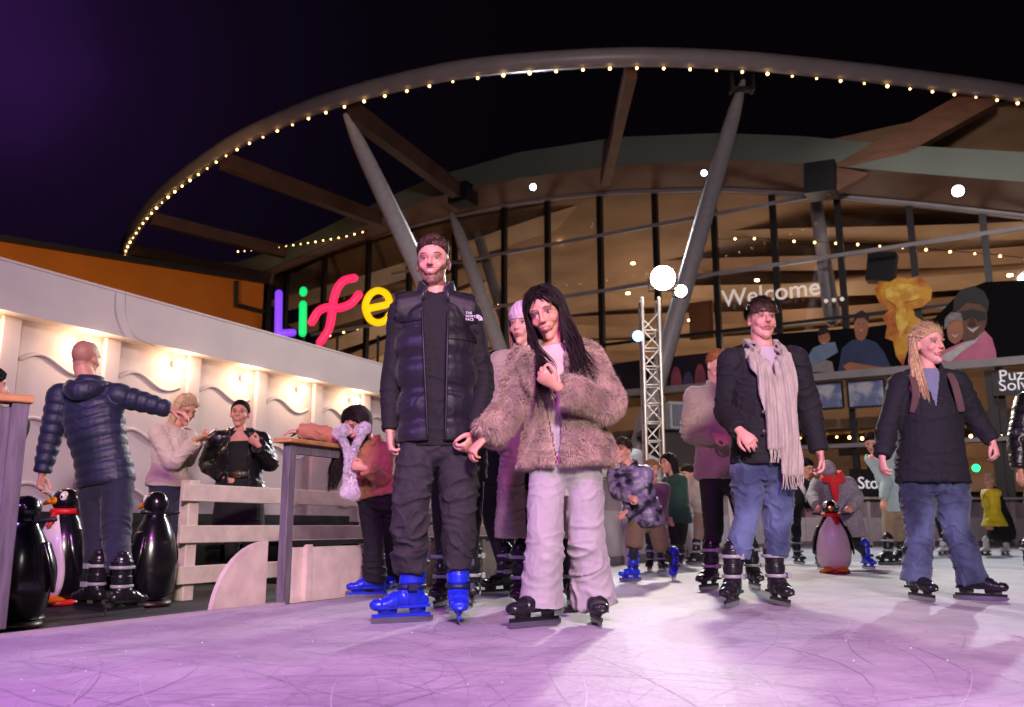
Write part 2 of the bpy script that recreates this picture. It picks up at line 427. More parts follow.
        bw = z-.031-.004*np.cos((ax-.030)*60)
        put(.9*np.clip(1.3-np.sqrt(((ax-.033)/.021)**2+(bw/(.0032 if s.fem else .0042))**2), 0, 1)*2*fr, s.brow)
        put(.9*ell_m(.031, .009, .0135, .0046, .3, ax), C(170, 148, 142)); put(ell_m(.031, .009, .0062, .0062, .25, ax), C(38, 24, 18))
        put(.95*np.clip(1.2-np.sqrt(((ax-.031)/.0175)**2+((z-.0148-.0018*np.cos((ax-.031)*90))/.0024)**2), 0, 1)*2*fr, C(30, 18, 15))
        put(.9*np.clip(1-np.sqrt(((ax-.007)/.004)**2+((z+.028)/.003)**2), 0, 1)*1.5*(y < -.09), C(70, 30, 28))
        put(np.clip((s.gz+.46*min(1, k+.05)-V[:, 2])/.01, 0, 1)*(s.socks), C(30, 28, 34))
        me = mesh_np('body', V, F); a = me.color_attributes.new('Col', 'FLOAT_COLOR', 'POINT')
        a.data.foreach_set('color', np.hstack([Cc, np.ones((len(Cc), 1))]).ravel().astype(np.float32))
        s.body = link('body', me, mat('skin', SKIN, rough=.5, var=.08, vscale=30, attr=True, sss=.12, bump=.25, bscale=220, spec=.4), s.root)
    # ---- clothes
    def top(s, name, m, bulk=.02, hem=.05, hemw=0.0, sleeves='lr', sp=0, dep=.3, amp=.006, open_=None, vox=None, it=3, cuff=.004, end=.97, belly=0.0, seed=1, asp=None, collar=None, label=None, topz=.085, ph=0.0, cutfn=None, thick=.006, ab=None):
        mb = MB(); ab = bulk if ab is None else ab; s.torso(mb, bulk, hem, hemw, sp=sp, dep=dep, belly=belly, top=topz, ph=ph)
        for sd in sleeves: s.arm(mb, sd, ab, end, cuff, sp=(asp or sp), dep=dep)
        V, F = remesh(mb, vox or max(.006, s.voxel), it)
        if amp: V = folds(V, F, amp, seed)
        V = s.neckcut(V, F, topz)
        V, F = V[0], V[1]
        if open_:
            o0 = V3(s.j['hip']); sd = V3(s.side); f = V3(s.front); z0 = s.j['hip'].z-hem; z1 = s.j['sh'].z+.06; c0 = V3(s.j['sh'])
            wb, wt, off = open_
            def keep(P):
                t = np.clip((P[:, 2]-z0)/(z1-z0), 0, 1); cx = (o0[None]*(1-t[:, None])+c0[None]*t[:, None]); q = P-cx
                l = q@sd-off; fr = q@f; w = wb+(wt-wb)*t+.003*vnoise(P*20)
                return ~((np.abs(l) < w) & (fr > 0.0))
            V, F = cut(V, F, keep)
        if cutfn: V, F = cut(V, F, cutfn)
        o = obj_np(name, V, F, m, s.root, thick)
        if label: o['label'] = label
        if collar: s.collar(m, **collar)
        return o
    def neckcut(s, V, F, topz):
        nz = s.j['sh']+Vector((0, 0, .072*s.k)); c = V3(nz); up = (s.j['hd']-s.j['sh']).normalized(); u = V3(up)
        def keep(P):
            q = P-c; h = q@u; r = np.linalg.norm(q-np.outer(h, u), axis=1)
            return ~((h > .012+.25*np.maximum(0, r-.05)) & (r < .2*s.k))
        return cut(V, F, keep)
    def collar(s, m, r=.078, h=.05, th=.012, gap=40, lean=.012, name='collar', up=0.0, parent=None):
        """a strip standing round the neck, open at the front by +-gap degrees"""
        c = s.j['sh']+Vector((0, 0, .080*s.k+up)); mb = MB(); n = 40; V = []; r *= s.k
        for i in range(n+1):
            a = math.radians(gap+(360-2*gap)*i/n); dd = s.sfront*math.cos(a)+s.sside*math.sin(a)
            dip = -.03*max(0, math.cos(a)); h_ = h*(.62+.38*math.sin(PI*i/n)**.6)
            for rr, z in ((r+lean*2, -.015+dip), (r+lean, h_*.5+dip), (r+lean*.3, h_+dip), (r+lean*.3-th, h_+dip-.002), (r+lean-th, h_*.5+dip), (r-th, -.02+dip)):
                V.append(c+dd*rr+Vector((0, 0, z)))
        F = []
        for i in range(n):
            for q in range(6): F.append((i*6+q, (i+1)*6+q, (i+1)*6+(q+1) % 6, i*6+(q+1) % 6))
        F += [tuple(range(6)), tuple(n*6+q for q in range(6))[::-1]]
        return mb.add(V, F).build(name, m, parent or s.root, smooth=True)
    def trousers(s, m, R=(.098, .085, .07, .062, .058), end=.06, amp=.006, name='trousers', sides='lr', belt=True, seed=3, vox=None, bulk=.008, it=3):
        k = s.k; mb = MB(); j = s.j; H = j['hip']; up = (j['sh']-H).normalized()
        f = s.fat
        mb.tube([H-UPZ*.07*k, H, H+up*.10*k], [((.155*f+bulk)*k, (.112*f+bulk)*k), ((.160*f+bulk)*k, (.118*f+bulk)*k), ((.145*f+bulk)*k, (.105*f+bulk)*k)], side=tuple(s.side), k=4, n=26)
        for sd in sides: s.leg(mb, sd, [r*k for r in R], end)
        V, F = remesh(mb, vox or max(.006, s.voxel), it)
        V = folds(V, F, amp, seed, 9, 20)
        # bunching above the hem
        N = vnormals(V, F); zz = V[:, 2]-s.gz; t = np.clip(1-(zz-.2)/.28, 0, 1)*np.clip((zz-.12)/.05, 0, 1)
        V = V+N*(t*.0035*(1-2*np.abs(np.sin(zz*48+5*vnoise(V*9, 2))))*(.5+.5*vnoise(V*8, 6)))[:, None]
        return obj_np(name, V, F, m, s.root)
    def skate(s, sd, yaw, col='black', sc=None, strap=True, lift=0.0, pitch=0.0):
        k = sc or (1.0 if s.k > .92 else max(.72, s.k)); a = s.j['an_'+sd]; y = math.radians(yaw)
        f = Vector((math.sin(y), -math.cos(y), 0)); w = Vector((math.cos(y), math.sin(y), 0)); g = s.gz+lift
        if pitch:
            rp = Matrix.Rotation(math.radians(pitch), 3, w); f = rp@f
        uz = w.cross(f); uz = uz if uz.z > 0 else -uz
        P = lambda x, q, z: Vector((a.x, a.y, g))+f*(x*k)+w*(q*k)+uz*(z*k)
        base, strapm, blade = SK[col]
        mb = MB()
        mb.tube([P(-.015, 0, .31), P(-.01, 0, .24), P(-.005, 0, .17), P(0, 0, .11)], [(.060*k, .064*k), (.056*k, .062*k), (.05*k, .06*k), (.046*k, .062*k)], side=tuple(w), k=3, n=18)
        mb.tube([P(-.055, 0, .10), P(0, 0, .112), P(.07, 0, .105), P(.13, 0, .09), P(.175, 0, .085)], [(.036*k, .036*k), (.042*k, .045*k), (.046*k, .04*k), (.046*k, .03*k), (.036*k, .024*k)], side=tuple(w), k=4, n=18)
        mb.ell(P(.02, 0, .13), (.05*k, .05*k, .05*k))
        V, F = remesh(mb, .005 if s.voxel < .008 else .009, 2)
        up = V3(uz); o0 = V3(P(0, 0, 0)); hh = (V-o0)@up/k
        N = vnormals(V, F); ff = (V-o0)@V3(f)/k
        V = V+N*(.003*np.sign(np.sin(hh*70))*(hh > .15)+.003*np.sign(np.sin(ff*80))*(hh < .15)*(ff > .03))[:, None]*k
        b = obj_np('skate', V, F, base, s.root)
        h = MB()
        for c0, l0, l1 in ((.115, .10, .075), (-.035, .09, .06)):
            h.tube([P(c0, 0, .078), P(c0, 0, .045)], [(.036*k, l0*k/2), (.014*k, l1*k/2+.01*k)], side=tuple(w), k=1, n=4, cap='flat')
        h.beam(P(-.10, 0, .036), P(.19, 0, .036), .014*k, .016*k)
        h.beam(P(-.085, 0, .078), P(.175, 0, .074), .075*k, .014*k)
        h.build('blade_holder', base if col == 'blue' else SK['holder'][0], b)
        MB().prism([P(-.115, -.002, .03), P(.185, -.002, .03), P(.2, -.002, .018), P(.185, -.002, .004), P(.15, -.002, 0), P(-.09, -.002, 0), P(-.115, -.002, .008)], w, -.004*k).build('blade', blade, b)
        if strap:
            for (x, z, r0, r1, nm) in ((-.013, .275, .068, .071, 'ankle_strap'), (-.002, .165, .056, .068, 'instep_strap')):
                q = MB(); c = P(x, 0, z); pts = []
                for i in range(24):
                    t = 2*PI*i/24; pts.append(c+w*(r0*k*math.cos(t))+f*(r1*k*math.sin(t)))
                q.tube(pts, [(.010*k, .005*k)]*24, side=tuple(uz), close=True, n=8)
                q.box(c+w*(.066*k)+f*.02, (.02*k, .045*k, .03*k), rz=y, mi=0)
                q.build(nm, strapm, b, smooth=False)
        return b
    # ---- hair
    def hair(s, m, vol=.012, line=None, strands=1800, slen=.03, name='hair', top=0.0, fringe=0.0, comb='back', down=False, edge=.0008, swid=.0022):
        base = [(0, .075), (35, .066), (60, .038), (82, .0), (100, .008), (125, -.025), (180, -.055)]
        if down: base = [(0, .082), (30, .062), (55, .02), (80, -.05), (100, -.075), (180, -.10)]
        tab = line or base; A = [t[0] for t in tab]; Z = [t[1] for t in tab]
        h = s.hs; na, ne = 144, 20; V = []; cen = np.array([0, .012, .032]); r0 = np.array([.0775, .0975, .0875])
        def pt(a, e, v):
            dz = math.sin(e); c = math.cos(e); return cen+np.array([math.sin(a)*c*(r0[0]+v), -math.cos(a)*c*(r0[1]+v), dz*(r0[2]+v+top*max(0, dz))])
        def emin(a):
            dg = abs((math.degrees(a)+180) % 360-180); z = np.interp(dg, A, Z)+(0 if name == 'beanie' else .0028*math.sin(a*37)+.0028*math.sin(a*71+1)+.002*math.sin(a*113)); return math.asin(max(-.98, min(.98, (z-.032)/(r0[2]+vol))))
        for i in range(na):
            a = 2*PI*i/na; e0 = emin(a)
            for q in range(ne+1):
                t = q/ne; e = e0+(PI/2-e0)*t; v = edge+(vol-edge)*min(1, t*5)*(1 if down else .45+.55*max(0, math.sin(e))**.7)+.0025*math.sin(a*17+e*9)*min(1, t*4)*(vol > .006)
                V.append(s.hp(*pt(a, e, v)))
            e = e0; V.append(s.hp(*pt(a, e0, -.012)))
        F = []; w = ne+2
        for i in range(na):
            k2 = (i+1) % na
            for q in range(ne): F.append((i*w+q, k2*w+q, k2*w+q+1, i*w+q+1))
            F.append((i*w+ne+1, k2*w+ne+1, k2*w, i*w))
        mb = MB().add(V, F)
        for _ in range(strands):
            a = random.uniform(0, 2*PI); e0 = emin(a); e = e0+(PI/2-e0)*random.random()**.8*.97-(.03 if random.random() < .2 else 0)
            p = pt(a, e, vol*.7 if e > e0+.15 else edge+.002); nrm = p-cen; nrm /= np.linalg.norm(nrm)
            if comb == 'back': d = np.array([nrm[0]*.3, 1, .25])
            elif comb == 'fringe': d = np.array([nrm[0]*.6+.2, -1, -.3]) if nrm[1] < .2 else np.array([nrm[0], .4, -1])
            elif comb == 'up': d = np.array([nrm[0]*.3+.25, .1, .9])
            elif comb == 'down': d = np.array([np.sign(nrm[0])*.5, .1, -1])
            d = d-nrm*np.dot(d, nrm); d = d/(np.linalg.norm(d)+1e-9)+nrm*(.14+.2*random.random()*(vol > .01))+RNG.normal(0, .14, 3)
            L = slen*(.5+random.random()); sv = np.cross(d, nrm); sv /= (np.linalg.norm(sv)+1e-9); sv *= swid
            q1 = p+d*L*.55; q2 = p+d*L-nrm*L*.22
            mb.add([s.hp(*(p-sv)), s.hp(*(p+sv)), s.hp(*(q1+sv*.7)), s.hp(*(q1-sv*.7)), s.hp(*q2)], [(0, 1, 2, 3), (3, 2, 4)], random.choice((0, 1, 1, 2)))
        if fringe:
            for _ in range(420):
                a = random.uniform(-1.0, 1.0); e0 = emin(a); p = pt(a, e0+random.uniform(.0, .35), vol+.002); x = np.array([0, -1, 0])
                q1 = pt(a+random.uniform(-.05, .05), emin(a)+.02, vol+.006); z2 = q1.copy(); z2[2] -= fringe*random.uniform(.6, 1.05); z2[1] -= .001; z2[0] *= 1.0
                sv = np.array([math.cos(a), math.sin(a), 0])*.0035
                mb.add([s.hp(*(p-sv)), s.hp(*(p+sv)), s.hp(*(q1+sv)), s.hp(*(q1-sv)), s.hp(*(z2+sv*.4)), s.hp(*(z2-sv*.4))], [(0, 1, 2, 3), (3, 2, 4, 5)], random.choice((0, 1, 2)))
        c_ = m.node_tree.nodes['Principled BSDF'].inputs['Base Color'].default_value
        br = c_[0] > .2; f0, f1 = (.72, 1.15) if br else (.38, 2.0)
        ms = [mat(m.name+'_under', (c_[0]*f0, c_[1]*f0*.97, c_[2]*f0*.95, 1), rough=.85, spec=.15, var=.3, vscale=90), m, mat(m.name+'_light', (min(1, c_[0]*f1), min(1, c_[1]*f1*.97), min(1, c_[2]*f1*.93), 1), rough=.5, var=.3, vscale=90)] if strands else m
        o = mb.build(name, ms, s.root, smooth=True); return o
    def locks(s, m, n=70, az=(70, 290), endfn=None, r=.009, parent=None, name='hair_length', z0=.1, part=0.0, out=.013, wave=0.0):
        """long locks from the crown down the head, then hanging by gravity to endfn(side angle)"""
        mb = MB(); cen = np.array([0, .012, .032]); r0 = np.array([.0775, .0975, .0875])
        for i in range(n):
            dg = az[0]+(az[1]-az[0])*(i+random.random())/n; a = math.radians(dg)
            dirx, diry = math.sin(a), -math.cos(a)
            def sp(e, v): c = math.cos(e); return cen+np.array([dirx*c*(r0[0]+v), diry*c*(r0[1]+v), math.sin(e)*(r0[2]+v)])
            o = out+random.uniform(-.003, .006)
            p0 = np.array([part+dirx*.012, -.05*math.cos(a)*.8+.0, .121+.0*random.random()]); p0 = sp(1.35, o)+np.array([0, -.03*random.random(), 0])
            p = [s.hp(*p0), s.hp(*sp(.9, o)), s.hp(*sp(.35, o)), s.hp(*sp(-.25, o+.004))]
            e = endfn(dg, random.random()); base = p[-1]; e = Vector(e)
            jit = Vector((random.uniform(-1, 1), random.uniform(-1, 1), 0))*.006
            m1 = base.lerp(e, .35)+Vector((0, 0, -.01))+jit; m2 = base.lerp(e, .7)+jit*-1
            p += [m1, m2, e]
            rr = r*random.uniform(.6, 1.25)
            if wave:
                ph_ = dg*.12; nn_ = len(p); q_ = spline([list(v) for v in p], 3); t_ = np.linspace(0, 1, len(q_)); am = wave*np.clip((t_-.35)*2.2, 0, 1)
                q_[:, 0] += am*np.sin(t_*16+ph_+random.random()); q_[:, 1] += am*.6*np.cos(t_*16+ph_)
                rd = np.interp(t_, [0, .2, .8, 1], [.6, 1, 1, .2])*rr; mb.tube(q_, [(v, v*.6) for v in rd], k=1, n=5); continue
            mb.tube(p, [(rr*.6, rr*.35), (rr, rr*.5), (rr*1.2, rr*.5), (rr*1.2, rr*.6), (rr*1.2, rr*.7), (rr, rr*.6), (rr*.25, rr*.2)], k=4, n=7)
        return mb.build(name, m, parent or s.root, smooth=True)
def fur(o, m, n=50000, L=.03, name='fur', droop=.6, wid=.0022):
    me = o.data; nv = len(me.vertices); V = np.empty(nv*3); me.vertices.foreach_get('co', V); V = V.reshape(-1, 3)
    F = np.empty(len(me.loops), np.int32); me.loops.foreach_get('vertex_index', F); F = F.reshape(-1, 4)
    N = vnormals(V, F); fi = RNG.integers(0, len(F), n); w = RNG.random((n, 4)); w /= w.sum(1, keepdims=True)
    P = (V[F[fi]]*w[:, :, None]).sum(1); Nn = N[F[fi, 0]]
    cl = np.stack([vnoise(P*22, 1), vnoise(P*22, 2), vnoise(P*22, 3)], 1)
    D = Nn*.75+np.array([0, 0, -droop])+cl*.55+RNG.normal(0, .16, (n, 3)); D /= np.linalg.norm(D, axis=1, keepdims=True)
    S = np.cross(D, RNG.normal(0, 1, (n, 3))); S /= np.linalg.norm(S, axis=1, keepdims=True); S *= wid
    ln = (L*(.6+.6*RNG.random(n)))[:, None]
    Q = np.stack([P-S, P+S, P+D*ln+np.array([0, 0, -.004])], 1).reshape(-1, 3); T = np.arange(3*n).reshape(-1, 3)
    m2 = mesh_np(name, Q, T); b = wl(o); m2.transform(Matrix.Translation(b))
    return link(name, m2, m, o)
SK = {'black': (mat('skate_plastic_black', C(28, 27, 32), rough=.28, var=.1, bump=.1), mat('strap_grey', C(150, 150, 158), rough=.45), mat('blade_steel', C(170, 172, 178), rough=.25, metal=1, var=.1)),
      'holder': (mat('holder_black', C(20, 20, 23), rough=.4), None, None)}
SK['blue'] = (mat('skate_plastic_blue', C(28, 44, 190), rough=.3, var=.12), mat('strap_dark', C(24, 26, 60), rough=.5), SK['black'][2])
SK['white'] = (mat('skate_leather_white', C(225, 220, 225), rough=.4, var=.08), SK['black'][1], SK['black'][2])
# ---------------------------------------------------------------- camera, world, render settings
sc = bpy.context.scene
cam = bpy.data.cameras.new('camera'); co = bpy.data.objects.new('camera', cam); COL.objects.link(co); sc.camera = co
co.location = (0, 0, CH); co.rotation_euler = (PI/2+PITCH, 0, 0)
cam.sensor_width = 36; cam.lens = FP/1024*36; cam.clip_end = 500; cam.clip_start = .05
cam.dof.use_dof = True; cam.dof.focus_distance = 4.5; cam.dof.aperture_fstop = 3.2
w = bpy.data.worlds.new('World'); sc.world = w; w.use_nodes = True
nt = w.node_tree; N = nt.nodes; L = nt.links; bg = N['Background']
tc = N.new('ShaderNodeTexCoord'); dotn = N.new('ShaderNodeVectorMath'); dotn.operation = 'DOT_PRODUCT'
_d = Vector((-.50, .75, .43)).normalized(); dotn.inputs[1].default_value = _d
L.new(tc.outputs['Generated'], dotn.inputs[0])
cr = N.new('ShaderNodeValToRGB'); e = cr.color_ramp.elements
e[0].position = .80; e[0].color = C(5, 3, 6); e[1].position = 1.0; e[1].color = C(46, 20, 70)
x = e.new(.93); x.color = C(8, 4, 11); x = e.new(.972); x.color = C(14, 6, 21); x = e.new(.991); x.color = C(21, 9, 33)
nz = N.new('ShaderNodeTexNoise'); nz.inputs['Scale'].default_value = 2.2; nz.inputs['Detail'].default_value = 4
L.new(tc.outputs['Generated'], nz.inputs['Vector'])
ma = N.new('ShaderNodeMath'); ma.operation = 'MULTIPLY_ADD'; ma.inputs[1].default_value = .02; L.new(nz.outputs['Fac'], ma.inputs[0]); L.new(dotn.outputs['Value'], ma.inputs[2])
sb = N.new('ShaderNodeMath'); sb.operation = 'SUBTRACT'; sb.inputs[1].default_value = .011; L.new(ma.outputs[0], sb.inputs[0])
L.new(sb.outputs[0], cr.inputs[0]); L.new(cr.outputs[0], bg.inputs['Color']); bg.inputs['Strength'].default_value = 1.0
sc.view_settings.view_transform = 'Standard'; sc.view_settings.look = 'None'; sc.view_settings.gamma = 1; sc.view_settings.exposure = 0
cy = sc.cycles; cy.use_denoising = True; cy.denoiser = 'OPENIMAGEDENOISE'; cy.max_bounces = 6; cy.diffuse_bounces = 3; cy.glossy_bounces = 3
cy.transmission_bounces = 6; cy.transparent_max_bounces = 10; cy.caustics_reflective = False; cy.caustics_refractive = False; cy.sample_clamp_indirect = 4
cy.use_light_tree = True
def lamp(name, kind, loc, energy, col, aim=None, size=.2, angle=60, blend=.6, spread=None):
    l = bpy.data.lights.new(name, kind); l.energy = energy; l.color = col
    if kind == 'AREA': l.shape = 'DISK'; l.size = size
    elif kind != 'SUN': l.shadow_soft_size = size
    if kind == 'SPOT': l.spot_size = math.radians(angle); l.spot_blend = blend
    o = bpy.data.objects.new(name, l); COL.objects.link(o); o.location = loc
    if aim is not None: o.rotation_euler = (Vector(aim)-Vector(loc)).to_track_quat('-Z', 'Y').to_euler()
    return o
# ---------------------------------------------------------------- materials
M = {}
M['wood_grey'] = mat('weathered_wood', C(98, 92, 98), rough=.8, var=.35, vscale=5, stretch=(8, 8, .8), bump=.5, bscale=40)
M['wood_top'] = mat('timber_rail', C(176, 128, 72), rough=.6, var=.25, vscale=6, stretch=(1, 1, 8), bump=.3)
M['white_wall'] = mat('white_wall_panel', C(192, 176, 182), rough=.55, var=.05, vscale=3, bump=.08, bscale=12)
M['white_paint'] = mat('white_painted_wood', C(205, 190, 175), rough=.6, var=.14, vscale=9, bump=.2)
M['dark'] = mat('dark_metal', C(34, 32, 38), rough=.5, metal=.3, var=.15)
M['timber'] = mat('glulam_timber', C(112, 72, 52), rough=.6, var=.25, vscale=1.5, stretch=(1, 1, 5), bump=.2, bscale=10)
M['steel'] = mat('grey_painted_steel', C(150, 142, 146), rough=.45, var=.12, vscale=2)
M['glass'] = None
def glassmat(name, tint, fac, rough=.03):
    m = bpy.data.materials.new(name); m.use_nodes = True; n = m.node_tree.nodes; l = m.node_tree.links; n.clear()
    o = n.new('ShaderNodeOutputMaterial'); t = n.new('ShaderNodeBsdfTransparent'); g = n.new('ShaderNodeBsdfGlossy'); mx = n.new('ShaderNodeMixShader')
    t.inputs[0].default_value = tint; g.inputs['Roughness'].default_value = rough; fr = n.new('ShaderNodeLayerWeight'); fr.inputs[0].default_value = .5
    pw = n.new('ShaderNodeMath'); pw.operation = 'POWER'; pw.inputs[1].default_value = 4; l.new(fr.outputs['Facing'], pw.inputs[0])
    ad = n.new('ShaderNodeMath'); ad.operation = 'MULTIPLY_ADD'; ad.inputs[1].default_value = .5; ad.inputs[2].default_value = fac; l.new(pw.outputs[0], ad.inputs[0])
    l.new(ad.outputs[0], mx.inputs[0]); l.new(t.outputs[0], mx.inputs[1]); l.new(g.outputs[0], mx.inputs[2]); l.new(mx.outputs[0], o.inputs[0]); return m
M['glass'] = glassmat('window_glass', (.86, .86, .88, 1), .05)
# ---------------------------------------------------------------- ice
def bx(Y): return (Y-7.86)/2
def icemat():
    m = bpy.data.materials.new('rink_ice'); m.use_nodes = True; nt = m.node_tree; N = nt.nodes; L = nt.links; b = N['Principled BSDF']
    b.inputs['Roughness'].default_value = .42; b.inputs['Specular IOR Level'].default_value = .25; b.inputs['Subsurface Weight'].default_value = 0
    tc = N.new('ShaderNodeTexCoord')
    n = N.new('ShaderNodeTexNoise'); n.inputs['Scale'].default_value = 1.3; n.inputs['Detail'].default_value = 8; n.inputs['Roughness'].default_value = .7; L.new(tc.outputs['Object'], n.inputs['Vector'])
    cr = N.new('ShaderNodeValToRGB'); cr.color_ramp.elements[0].position = .35; cr.color_ramp.elements[1].position = .62
    cr.color_ramp.elements[0].color = C(146, 141, 152); cr.color_ramp.elements[1].color = C(182, 177, 184); L.new(n.outputs['Fac'], cr.inputs[0])
    # fine cut marks: warped cell edges, twice
    prev = cr.outputs[0]; hs = []
    for sc_, dist, wdt, dk in ((2.3, 1.2, .012, .80), (5.0, .8, .02, .88)):
        nn = N.new('ShaderNodeTexNoise'); nn.inputs['Scale'].default_value = 1.1; nn.inputs['Detail'].default_value = 2; L.new(tc.outputs['Object'], nn.inputs['Vector'])
        vm = N.new('ShaderNodeVectorMath'); vm.operation = 'MULTIPLY_ADD'; L.new(nn.outputs['Color'], vm.inputs[0]); vm.inputs[1].default_value = (dist,)*3; L.new(tc.outputs['Object'], vm.inputs[2])
        v = N.new('ShaderNodeTexVoronoi'); v.feature = 'DISTANCE_TO_EDGE'; v.inputs['Scale'].default_value = sc_; L.new(vm.outputs[0], v.inputs['Vector'])
        mr = N.new('ShaderNodeMapRange'); mr.inputs['From Max'].default_value = wdt; mr.inputs['To Min'].default_value = dk; L.new(v.outputs['Distance'], mr.inputs['Value'])
        mu = N.new('ShaderNodeVectorMath'); mu.operation = 'SCALE'; L.new(prev, mu.inputs[0]); L.new(mr.outputs[0], mu.inputs['Scale']); prev = mu.outputs[0]
    L.new(prev, b.inputs['Base Color'])
    n3 = N.new('ShaderNodeTexNoise'); n3.inputs['Scale'].default_value = 28; n3.inputs['Detail'].default_value = 6; L.new(tc.outputs['Object'], n3.inputs['Vector'])
    bp = N.new('ShaderNodeBump'); bp.inputs['Strength'].default_value = .35; bp.inputs['Distance'].default_value = .01; L.new(n3.outputs['Fac'], bp.inputs['Height']); L.new(bp.outputs[0], b.inputs['Normal'])
    mr = N.new('ShaderNodeMapRange'); mr.inputs['To Min'].default_value = .5; mr.inputs['To Max'].default_value = .75; L.new(n.outputs['Fac'], mr.inputs['Value']); L.new(mr.outputs[0], b.inputs['Roughness'])
    return m
IM = icemat()
ICE = [(bx(-8), -8), (30, -8), (30, 22), (6.2, 19.6), (4.9, 17.6), (bx(16.6), 16.6)]
g = MB(); g.prism([(x, y, 0) for x, y in ICE], (0, 0, 1), .14); o = g.build('ice', IM); tag(o, kind='structure')
g = MB(); g.box((0, 60, -.2), (400, 400, .1)); o = g.build('ground', mat('dark_paving', C(52, 47, 50), rough=.7, var=.25, vscale=2, bump=.3)); tag(o, kind='structure')
# skate marks: shallow arcs cut by blades
g = MB()
for i in range(800):
    y = random.uniform(.9, 1)*(1.6+10*random.random()**1.6); x = random.uniform(-1, 1)*y*.62+.2
    if x < bx(y)+.25: continue
    a = random.uniform(0, 2*PI); R = random.uniform(.5, 5)*random.choice((-1, 1)); Ln = random.uniform(.25, 1.9); n = 9; wd = random.uniform(.0006, .0016)
    cx, cyy = x-R*math.cos(a), y-R*math.sin(a); V = []
    for q in range(n):
        t = a+(q/(n-1)-.5)*Ln/R; ww = wd*math.sin(PI*(q+.3)/(n-.4))
        for s_ in (-1, 1): V.append((cx+(R+s_*ww)*math.cos(t), cyy+(R+s_*ww)*math.sin(t), .0012+i*2e-7))
    if any(v[0] < bx(v[1])+.05 for v in V): continue
    g.add(V, [(2*q, 2*q+1, 2*q+3, 2*q+2) for q in range(n-1)], mi=0 if i % 3 else 1)
o = g.build('skate_marks', [mat('cut_ice_grey', C(150, 143, 158), rough=.6, var=0), mat('cut_ice_frost', C(206, 202, 210), rough=.7, var=0)]); tag(o, 'fine curved blade marks scratched across the rink ice', 'skate marks', kind='stuff')  # marks in a darker grey and a frosted white
g = MB()
for i in range(220):
    y = 1.2+7*random.random()**1.3; x = random.uniform(-1, 1)*y*.62
    if x < bx(y)+.1: continue
    r = random.uniform(.001, .0028); g.ell((x, y, r*.4), (r*1.4, r, r*.7), n=6, m=4)
o = g.build('ice_shavings', mat('snow', C(232, 230, 235), rough=.9, var=0)); tag(o, 'tiny crumbs of shaved ice lying on the rink', 'ice shavings', kind='stuff')
# mat outside the rink opening
g = MB(); 
def lnp(Y, off, z): return Vector((bx(Y)-off, Y, z))       # off metres to the left of the ice edge (measured in X)
g.prism([lnp(1.0, .0, -.075), lnp(5.3, .0, -.075), lnp(8.2, 1.55, -.075), (-4.6, 8.2, -.075), (-6.5, 1.0, -.075)], (0, 0, 1), .07)
o = g.build('rubber_mat', mat('rubber', C(30, 27, 30), rough=.75, var=.3, vscale=12, bump=.4)); tag(o, 'dark rubber matting outside the rink opening under the penguin aids', 'floor mat')
g = MB(); g.prism([lnp(-2, .0, .012), lnp(5.25, .0, .012), lnp(5.25, .06, .012), lnp(-2, .06, .012)], (0, 0, 1), .10)
o = g.build('rink_edging', mat('edging', C(170, 160, 165), rough=.6, var=.1)); tag(o, 'low pale edging strip along the rink opening', 'edging')
# ---------------------------------------------------------------- barriers
DL = Vector((.5, 1, 0)).normalized(); NL = Vector((1, -.5, 0)).normalized()      # along the left barrier; towards the ice
def LP(Y, z, off=0.0): return Vector((bx(Y), Y, z))-NL*off
# wooden end piece at the left
r = empty('rink_barrier', LP(3.9, 0), 'weathered grey wooden barrier end with a timber top at the left picture edge', 'barrier')
g = MB(); a, b = Vector((-2.262, 4.05, 0)), Vector((-3.36, 3.19, 0))
dd = (b-a).normalized(); nn = Vector((-dd.y, dd.x, 0))
for i in range(9): p = a+dd*(.06+.125*i); g.box((p.x, p.y, .49), (.118, .05, .98), rz=math.atan2(dd.y, dd.x))
g.build('boarding', M['wood_grey'], r, bevel=.003)
g = MB(); p = a+dd*.02; g.box((p.x, p.y, .50), (.07, .10, 1.0), rz=math.atan2(dd.y, dd.x)); g.build('post', M['wood_grey'], r, bevel=.004)
g = MB(); c = a+dd*.57; g.box((c.x, c.y, 1.018), (1.2, .13, .035), rz=math.atan2(dd.y, dd.x)); g.build('top_rail', M['wood_top'], r, bevel=.004)
